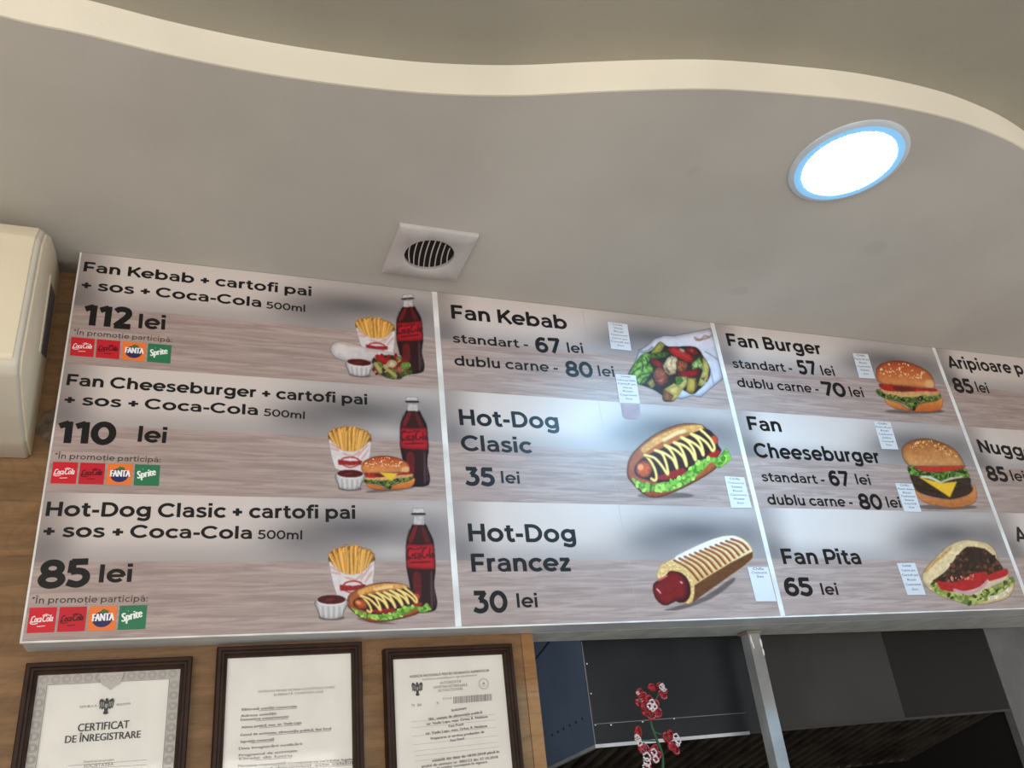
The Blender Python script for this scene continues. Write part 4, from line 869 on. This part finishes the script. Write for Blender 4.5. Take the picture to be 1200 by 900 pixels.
# first certificate
t, sh, zb = frame(.004, .2572, -.0212, 'framed certificate with ornate grey border, leftmost of the three below the menu board')
k = Cert(CY - .0003, 0.00003)
x0, x1, z1, z0 = .0205, .2392, -.0385, zb + .018; bw = .017
for (a, c, d, e) in ((x0, x1, z1 - bw, z1), (x0, x0 + bw, z0, z1 - bw), (x1 - bw, x1, z0, z1 - bw)): k.poly([(a, d), (c, d), (c, e), (a, e)], (196, 192, 186))
def rosette(x, z, r, col):
    for j in range(2): k.stroke([(x + r * (1 - .35 * j) * math.cos(q_), z + r * (1 - .35 * j) * math.sin(q_)) for q_ in np.linspace(0, 6.283, 13)[:-1]], .0009, col, closed=True)
for i in range(13): rosette(x0 + .012 + i * .0162, z1 - bw / 2, .0062, (160, 154, 148))
for i in range(12):
    for xx in (x0 + bw / 2, x1 - bw / 2): rosette(xx, z1 - bw - .010 - i * .0168, .0062, (160, 156, 150))
for q_ in ([(x0 + bw, z0), (x0 + bw, z1 - bw), (x1 - bw, z1 - bw), (x1 - bw, z0)], [(x0, z0), (x0, z1), (x1, z1), (x1, z0)]): k.stroke(q_, .001, (140, 136, 132))
mx = (x0 + x1) / 2 + .002
k.poly([(mx - .019, z1 - .002), (mx + .019, z1 - .002), (mx + .014, z1 - .020), (mx + .005, z1 - .025), (mx, z1 - .030), (mx - .005, z1 - .025), (mx - .014, z1 - .020)], (188, 184, 178))
for dx, dz in ((0, -.012), (-.010, -.010), (.010, -.010)): k.stroke([(mx + dx + .004 * math.cos(q_), z1 + dz + .004 * math.sin(q_)) for q_ in np.linspace(0, 6.283, 13)[:-1]], .0007, (160, 156, 150), closed=True)
k.eagle((124.6, 828), 18)
k.word('REPUBLICA', (93.6, 829.8), (113.6, 828.3), 2.6, (110, 106, 104)); k.word('MOLDOVA', (136.6, 827.4), (153, 825.6), 2.6, (110, 106, 104))
k.word('CERTIFICAT', (91, 857.5), (151, 853), 9, (78, 74, 72), .35); k.word('DE ÎNREGISTRARE', (76, 871), (164.4, 864.4), 8.4, (72, 68, 66), .35)
k.word('Denumirea întreprinderii', (98, 894), (133.6, 891.4), 2.6, (120, 118, 114)); k.rule((80, 897.4), (172, 890.4)); k.word('SOCIETATEA', (98, 899.6), (133, 897), 3.4, (100, 98, 96)); k.rule((78, 902), (172, 896))
k.build('printing', sh)
# second
t, sh, zb = frame(.2965, .5502, -.0072, 'framed typed notice with underlined lines and no emblem, middle of three under the board')
k = Cert(CY - .0003, 0.00003)
k.word('NOTIFICARE PRIVIND INIȚIEREA ACTIVITĂȚII DE COMERȚ', (302.5, 812), (392.7, 806.6), 2.6, (120, 118, 118)); k.word('ELIBERATĂ CONFORM LEGII', (321, 815.6), (378.5, 811.8), 2.6, (120, 118, 118))
for s, a, e, u in (('Eliberată unității comerciale', (283.3, 833), (348, 829), 1), ('Adresa unității', (282, 840.5), (323.4, 837.5), 0), ('Denumirea comerciantului', (282, 845), (338, 841), 1), ('Adresa juridică, mun. str. Vasile Lupu', (283, 853.8), (353, 848), 1), ('Genul de activitate: alimentație publică, fast food', (281.6, 862.7), (388, 855), 1), ('Suprafața comercială', (281.6, 870.7), (321, 867.7), 1), ('Data înregistrării notificării', (279.8, 878.7), (354, 873), 0), ('Programul de activitate', (279.8, 886.7), (348, 881), 0), ('Orele de lucru', (279.8, 890.8), (342, 886.7), 1), ('Persoana responsabilă cu respectarea cerințelor legale', (279, 899), (413, 891), 1), ('prezentul document este valabil', (278, 904), (413, 895), 1)):
    k.word(s, a, e, 2.9, (104, 102, 104), .12)
    if u: k.rule((a[0] + (e[0] - a[0]) * .3, a[1] + (e[1] - a[1]) * .3 + 1.2), (e[0], e[1] + 1.2), .0007, (130, 128, 130))
k.build('printing', sh)
# third
t, sh, zb = frame(.5915, .8472, -.0218, 'framed authorization with emblem and barcode, rightmost of the three beside the wooden edge')
k = Cert(CY - .0003, 0.00003)
k.word('AGENȚIA NAȚIONALĂ PENTRU SIGURANȚA ALIMENTELOR', (480, 794.5), (573.4, 787), 2.9, (130, 116, 108), .1); k.word('Subdiviziunea teritorială pentru siguranța alimentelor', (495, 797.4), (559, 792), 2.3, (130, 120, 114))
k.eagle((489, 807.5), 15.5); k.word('AUTORIZAȚIE', (515.4, 802), (540.4, 799.8), 3, (110, 106, 104)); k.word('SANITAR-VETERINARĂ', (508, 807), (548, 804), 3, (110, 106, 104)); k.word('DE FUNCȚIONARE', (513.6, 811), (542.4, 808.4), 3, (110, 106, 104))
cx, cz = cp(566.8, 801.4); r_ = capm(566.8, 801.4, 6.6, CY)
for f_ in (1, .82): k.stroke([(cx + r_ * f_ * math.cos(a), cz + r_ * f_ * math.sin(a)) for a in np.linspace(0, 6.283, 25)[:-1]], .0006, (150, 150, 148), closed=True)
k.poly([(cx, cz + r_ * .45), (cx + r_ * .25, cz - r_ * .1), (cx - r_ * .25, cz - r_ * .1)], (140, 140, 138)); k.stroke([(cx - r_ * .5, cz - r_ * .2), (cx, cz - r_ * .45), (cx + r_ * .5, cz - r_ * .2)], .0006, (150, 150, 148)); k.k = 0
A_, B_, C_, D_ = map(np.array, ((531.4, 816.5), (576.9, 813), (576.9, 820.9), (531.4, 824.7))); rs = np.random.RandomState(3); a = 0.0
while a < .985:
    wv = .008 + .012 * rs.rand(); a2 = min(1, a + wv); f_ = lambda p_, q_, s: tuple(p_ + (q_ - p_) * s)
    k.poly([cp(*f_(A_, B_, a)), cp(*f_(A_, B_, a2)), cp(*f_(D_, C_, a2)), cp(*f_(D_, C_, a))], (84, 82, 82)); k.k = 0; a = a2 + .009 + .016 * rs.rand()
k.word('TX   004', (482, 828.5), (494, 827.4), 3, (90, 88, 88)); k.word('N', (512, 825.4), (514, 825.2), 3, (90, 88, 88)); k.word('Cod', (519, 819.8), (529, 819), 2.4, (130, 128, 128))
for s, a, e in (('Solicitant', (529, 834), (547, 831)), ('SRL, unitate de alimentație publică', (502.4, 844.5), (565, 836)), ('str. Vasile Lupu, mun. Orhei, R. Moldova', (500, 850), (571.5, 841)), ('Fast Food', (526, 852.4), (543, 850)), ('str. Vasile Lupu, mun. Orhei, R. Moldova', (499, 861), (571, 852)), ('Prepararea și servirea produselor de', (505, 867), (567.5, 859)), ('Fast Food', (528, 869.4), (544, 866.6)), ('valabilă din data de 18.05.2018 până la', (506, 893), (585, 882)), ('anului de emitere nr. 000123 din 27.10.2018', (494, 899.6), (583.6, 888.4)), ('și actelor normative în vigoare', (512, 901.5), (571, 894))): k.word(s, a, e, 3, (74, 72, 74), .12)
for i, (ya, yb_) in enumerate(((840, 832), (847, 838.5), (857, 847), (867, 857), (874.5, 864.5), (880, 870), (886, 876))): k.rule((481 + i, ya + 6), (580 + i, yb_ - 1 + 6), .0005, (176, 172, 172))
k.build('printing', sh)

# ================================================================== KITCHEN HOOD, POST
hood = thing('range_hood', 'dark stainless kitchen extractor hood behind the counter opening', 'range hood', (1.68, 0.5, -0.21))
HX0, HX1, HZ = 1.062, 2.341, -0.212
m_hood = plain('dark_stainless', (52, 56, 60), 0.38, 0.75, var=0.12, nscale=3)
m_hood2 = plain('grey_stainless', (64, 64, 64), 0.5, 0.6, var=0.1, nscale=3)
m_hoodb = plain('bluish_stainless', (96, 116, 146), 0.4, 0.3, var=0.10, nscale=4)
def sheet_quad(P, th, name, mat, smooth=False):
    bm = bmesh.new(); P = [Vector(q) for q in P]; nrm = (P[1] - P[0]).cross(P[2] - P[0]).normalized() * th
    f = [bm.verts.new(q) for q in P]; g = [bm.verts.new(q + nrm) for q in P]; bm.faces.new(f); bm.faces.new(g[::-1])
    for i in range(len(P)): bm.faces.new((f[i], g[i], g[(i + 1) % len(P)], f[(i + 1) % len(P)]))
    b = MB(); b.bm.free(); b.bm = bm; return b.build(name, mat, hood)
Y0 = 0.19
for xa, xb, mm in ((HX0, 1.50, m_hood), (1.50, 1.955, m_hood2), (1.955, HX1, plain('black_steel', (20, 19, 18), 0.6, 0.3, var=.1, nscale=3))):  # front panels in three tones, the right one darkest
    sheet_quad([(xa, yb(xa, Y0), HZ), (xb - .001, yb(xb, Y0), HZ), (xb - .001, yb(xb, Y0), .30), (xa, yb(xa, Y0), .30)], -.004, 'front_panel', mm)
sheet_quad([(HX0, Y0 + .004, HZ), (HX0, .80, HZ - .055), (HX0, .80, .30), (HX0, Y0 + .004, .30)], .004, 'side_panel', m_hoodb)
sheet_quad([(HX0, .80, HZ), (HX1, .80, HZ), (HX1, .80, .30), (HX0, .80, .30)], -.004, 'back_panel', m_hood)
b = MB(); m_lip = plain('highlight_lip_steel', (206, 212, 220), 0.3, 0.6, var=.05)  # rim edge highlight put into the pale base colour of this lip
b.prism([(HX0 - .002, Y0 - .006), (1.46, yb(1.46, Y0) - .006), (1.46, yb(1.46, Y0) - .001), (HX0 - .002, Y0 - .001)], 2, HZ - .006, HZ + .001)
b.prism([(Y0 - .006, HZ - .006), (.80, HZ - .063), (.80, HZ - .056), (Y0 - .006, HZ + .001)], 0, HX0 - .003, HX0 + .004)
b.build('rim', m_lip, hood)
b = MB(); b.prism([(1.46, yb(1.46, Y0) - .003), (HX1, yb(HX1, Y0) - .003), (HX1, yb(HX1, Y0)), (1.46, yb(1.46, Y0))], 2, HZ - .005, HZ + .001); b.build('rim', plain('dark_lip_steel', (60, 60, 60), 0.4, 0.6), hood)
b = MB(); zz = -0.172; b.prism([(HX0 + .004, yb(HX0, Y0) - .0012), (HX0 + .40, yb(HX0 + .40, Y0) - .0012), (HX0 + .40, yb(HX0 + .4, Y0)), (HX0 + .004, yb(HX0, Y0))], 2, zz, zz + .0015); b.build('seam', plain('seam_steel', (130, 134, 138), 0.35, 0.7), hood)
m_rivet = plain('rivet_steel', (196, 198, 200), 0.25, 0.8)
for u, v in ((714, 850), (790, 842), (752, 846)): q_ = at(u, v, Y0 + .01); b = MB(); b.ball((q_[0], yb(q_[0], Y0) - .001, q_[2]), .0028, 1, .6, 1); b.build('rivet', m_rivet, hood, smooth=True)
for u, v in ((686, 778), (690, 813), (692, 850)): q_ = at(u, v, Y0); b = MB(); b.ball((HX0 + .006, Y0 - .001, q_[2]), .0026, 1, .6, 1); b.build('rivet', m_rivet, hood, smooth=True)
b = MB(); b.box(HX0 - .0012, HX0 + .0012, Y0 - .0012, Y0 + .001, HZ, -.001); b.build('corner_seam', MATS['seam_steel'], hood)
for i in range(6): b = MB(); b.ball((HX0 - .0005, .235 + i * .035, -.155 - i * .003), .003, .5, 1, 1); b.build('vent_hole', plain('hole_black', (14, 15, 18), .7), hood)
m_fil = plain('greasy_filter_steel', (92, 86, 78), 0.45, 0.6, var=.25, nscale=9)
for xa, xb in ((HX0 + .012, 1.455), (1.462, 1.855), (1.862, HX1 - .01)):
    b = MB(); za = HZ + .002; ya, ye = Y0 + .085, .66
    b.box(xa, xb, ya - .012, ya, za, za + .03); b.box(xa, xb, ye, ye + .012, za, za + .03); b.box(xa, xb, ya, ye, za + .022, za + .025)
    x = xa + .004
    while x < xb - .014:
        b.prism([(x, za), (x + .016, za), (x + .012, za + .014), (x + .004, za + .014)], 1, ya, ye); x += .040
    for v in b.bm.verts: v.co.z -= (v.co.y - ya) * .25
    b.build('baffle_filter', m_fil, hood)
b = MB(); b.tube([(.905, .30, -.055), (.95, .30, -.035), (1.0, .305, -.012), (1.045, .31, .03), (1.0585, .31, .06)], .0022, 6)
tag(b.build('cable', plain('cable_black', (18, 18, 20), .5), base=(.905, .30, -.055), smooth=True), 'thin black cable running from wood edge up the bluish side of the hood', 'cable')
post = thing('support_post', 'square grey steel post under the menu board in front of the hood', 'post', (1.482, 0.156, -1.80))
b = MB(); b.box(1.466, 1.498, .139, .171, -1.80, -.0005, bevel=.0015)
b.build('column', plain('post_grey_paint', (146, 150, 152), .45, var=.08, nscale=10), post)
b = MB()
for x, z, s in ((1.4705, -.020, 1), (1.4725, -.034, .8), (1.4955, -.030, 1.1), (1.4965, -.050, .9)): b.ball((x, .1388, z), .005 * s, .5, .12, 2.0)
b.build('paint_chips', plain('chipped_white', (232, 230, 224), .5), post, smooth=True)['label'] = 'white chipped paint'
b = MB(); b.box(1.462, 1.502, .136, .174, -.008, -.0008, bevel=.001); b.build('top_plate', plain('post_plate', (132, 126, 112), .5), post)

# ================================================================== FLOWER on the counter below the picture
ctr = thing('service_counter', 'serving counter standing below the menu board', 'counter', (1.2, -.13, -1.80))
b = MB(); b.box(.3, 2.2, -.34, .03, -.58, -.55, bevel=.004); b.build('worktop', plain('counter_top', (150, 150, 150), .3), ctr)
b = MB(); b.box(.33, 2.17, -.31, .02, -1.80, -.58); b.build('body', m_wood, ctr)
FY = -.10
fl = thing('beaded_flower', 'red and white beaded flower spray on a green stem in front of the hood', 'artificial flower', (1.03, FY, -.55))
b = MB(); b.lathe((1.03, FY, -.5495), [(0, 0), (.028, 0), (.034, .03), (.030, .07), (.016, .11), (.015, .135), (.018, .14), (.013, .14), (.012, .10), (.0, .09)], 32); b.build('vase', plain('vase_white', (220, 218, 214), .25), fl, smooth=True)
def fp_(u, v, dy=0): p_ = at(u, v, FY + dy); return Vector(p_)
stem = [Vector((1.03, FY, -.455)), Vector((1.037, FY, -.36)), fp_(777, 905), fp_(776, 884), fp_(770, 868), fp_(764, 852), fp_(761, 838)]
m_stem = plain('stem_green', (34, 74, 42), .6, var=.2)
b = MB(); b.tube([Vector(v) for v in crom([tuple(v) for v in stem], False, 5)], .0026, 8)
b.tube([fp_(770, 868), fp_(757, 868), fp_(751, 868)], .0015, 6); b.tube([fp_(766, 858), fp_(778, 862), fp_(784, 866)], .0015, 6); b.tube([fp_(762, 840), fp_(752, 826), fp_(748, 818)], .0015, 6); b.tube([fp_(762, 840), fp_(768, 822), fp_(772, 812)], .0015, 6); b.tube([fp_(776, 880), fp_(768, 884), fp_(761, 888)], .0015, 6)
b.build('stem', m_stem, fl, smooth=True)
m_red = plain('red_bead', (140, 14, 26), .45, var=.2, nscale=120); m_wht = plain('white_bead', (206, 194, 194), .4, var=.06)
rs = random.Random(7)
def blossom(u, v, px, petals, centre, dy=0.0, tilt=0.0):
    c = fp_(u, v, dy); s = px * .00208
    o = bpy.data.objects.new('blossom', None); COL.objects.link(o); o.parent = fl; o.location = c - worldloc(fl)
    b = MB()
    for (a, r0, L, wd) in petals:
        a = R(a); d = Vector((math.cos(a), 0, math.sin(a))); nrm = Vector((-d.z, 0, d.x)); loop = []
        for j in range(14):
            q_ = 2 * math.pi * j / 14; loop.append(c + d * s * (r0 + L * .5 * (1 + math.cos(q_))) + nrm * s * wd * math.sin(q_) + Vector((0, -.004 * math.cos(q_) + tilt, 0)))
        b.tube(loop, s * .13, 6, closed=True)
        b.ball(c + d * s * (r0 + L * .5) + Vector((0, .0015, 0)), s, L * .5, .14, wd * .95, Matrix.Rotation(-a, 3, 'Y'))
    b.build('petals', m_red, o, smooth=True)
    b = MB()
    for (du, dv, r) in centre:
        q_ = c + Vector((du * s, -.0065, dv * s)); b.tube([q_ + Vector((r * s * math.cos(t_), .002 * math.sin(3 * t_), r * s * math.sin(t_))) for t_ in np.linspace(0, 6.283, 13)[:-1]], s * .10, 6, closed=True)
    b.build('stamens', m_wht, o, smooth=True)
blossom(762, 828, 8, [(100, .2, .9, .45), (170, .3, .9, .5), (215, .3, 1.0, .5), (260, .35, 1.0, .5), (315, .4, 1.0, .5), (20, .2, .8, .4)], [(-.25, 0, .3), (.1, .35, .3), (.3, -.05, .28), (.0, -.3, .22)])
blossom(773, 807, 6, [(170, .5, 1.5, .45), (290, .3, 1.3, .5), (100, .1, .7, .4), (330, .2, .9, .4)], [(.1, .1, .38), (.35, -.2, .28), (.25, .35, .25)], .003)
blossom(749, 817, 6, [(80, .1, 1.0, .5), (250, .3, 1.0, .5), (300, .3, .8, .45), (20, .1, 1.0, .4)], [(-.4, .5, .18)], .004)
blossom(750, 868, 7, [(95, .2, 1.4, .4), (280, .2, 1.4, .45), (300, .4, 1.2, .4)], [(-.5, .2, .36), (-.35, -.25, .32), (-.6, .45, .22)])
blossom(788, 868, 7, [(150, .2, 1.3, .45), (110, .1, 1.1, .4), (280, .3, 1.3, .42), (240, .2, 1.0, .4)], [(.35, .35, .36), (.5, -.1, .34), (.4, -.5, .2)])
blossom(762, 893, 8, [(60, .2, 1.6, .4), (240, .2, 1.5, .45), (30, .3, 1.2, .35)], [(-.5, .5, .4), (-.6, 0, .36), (-.8, -.5, .36), (.4, .9, .3), (.5, .2, .3)], -.004)
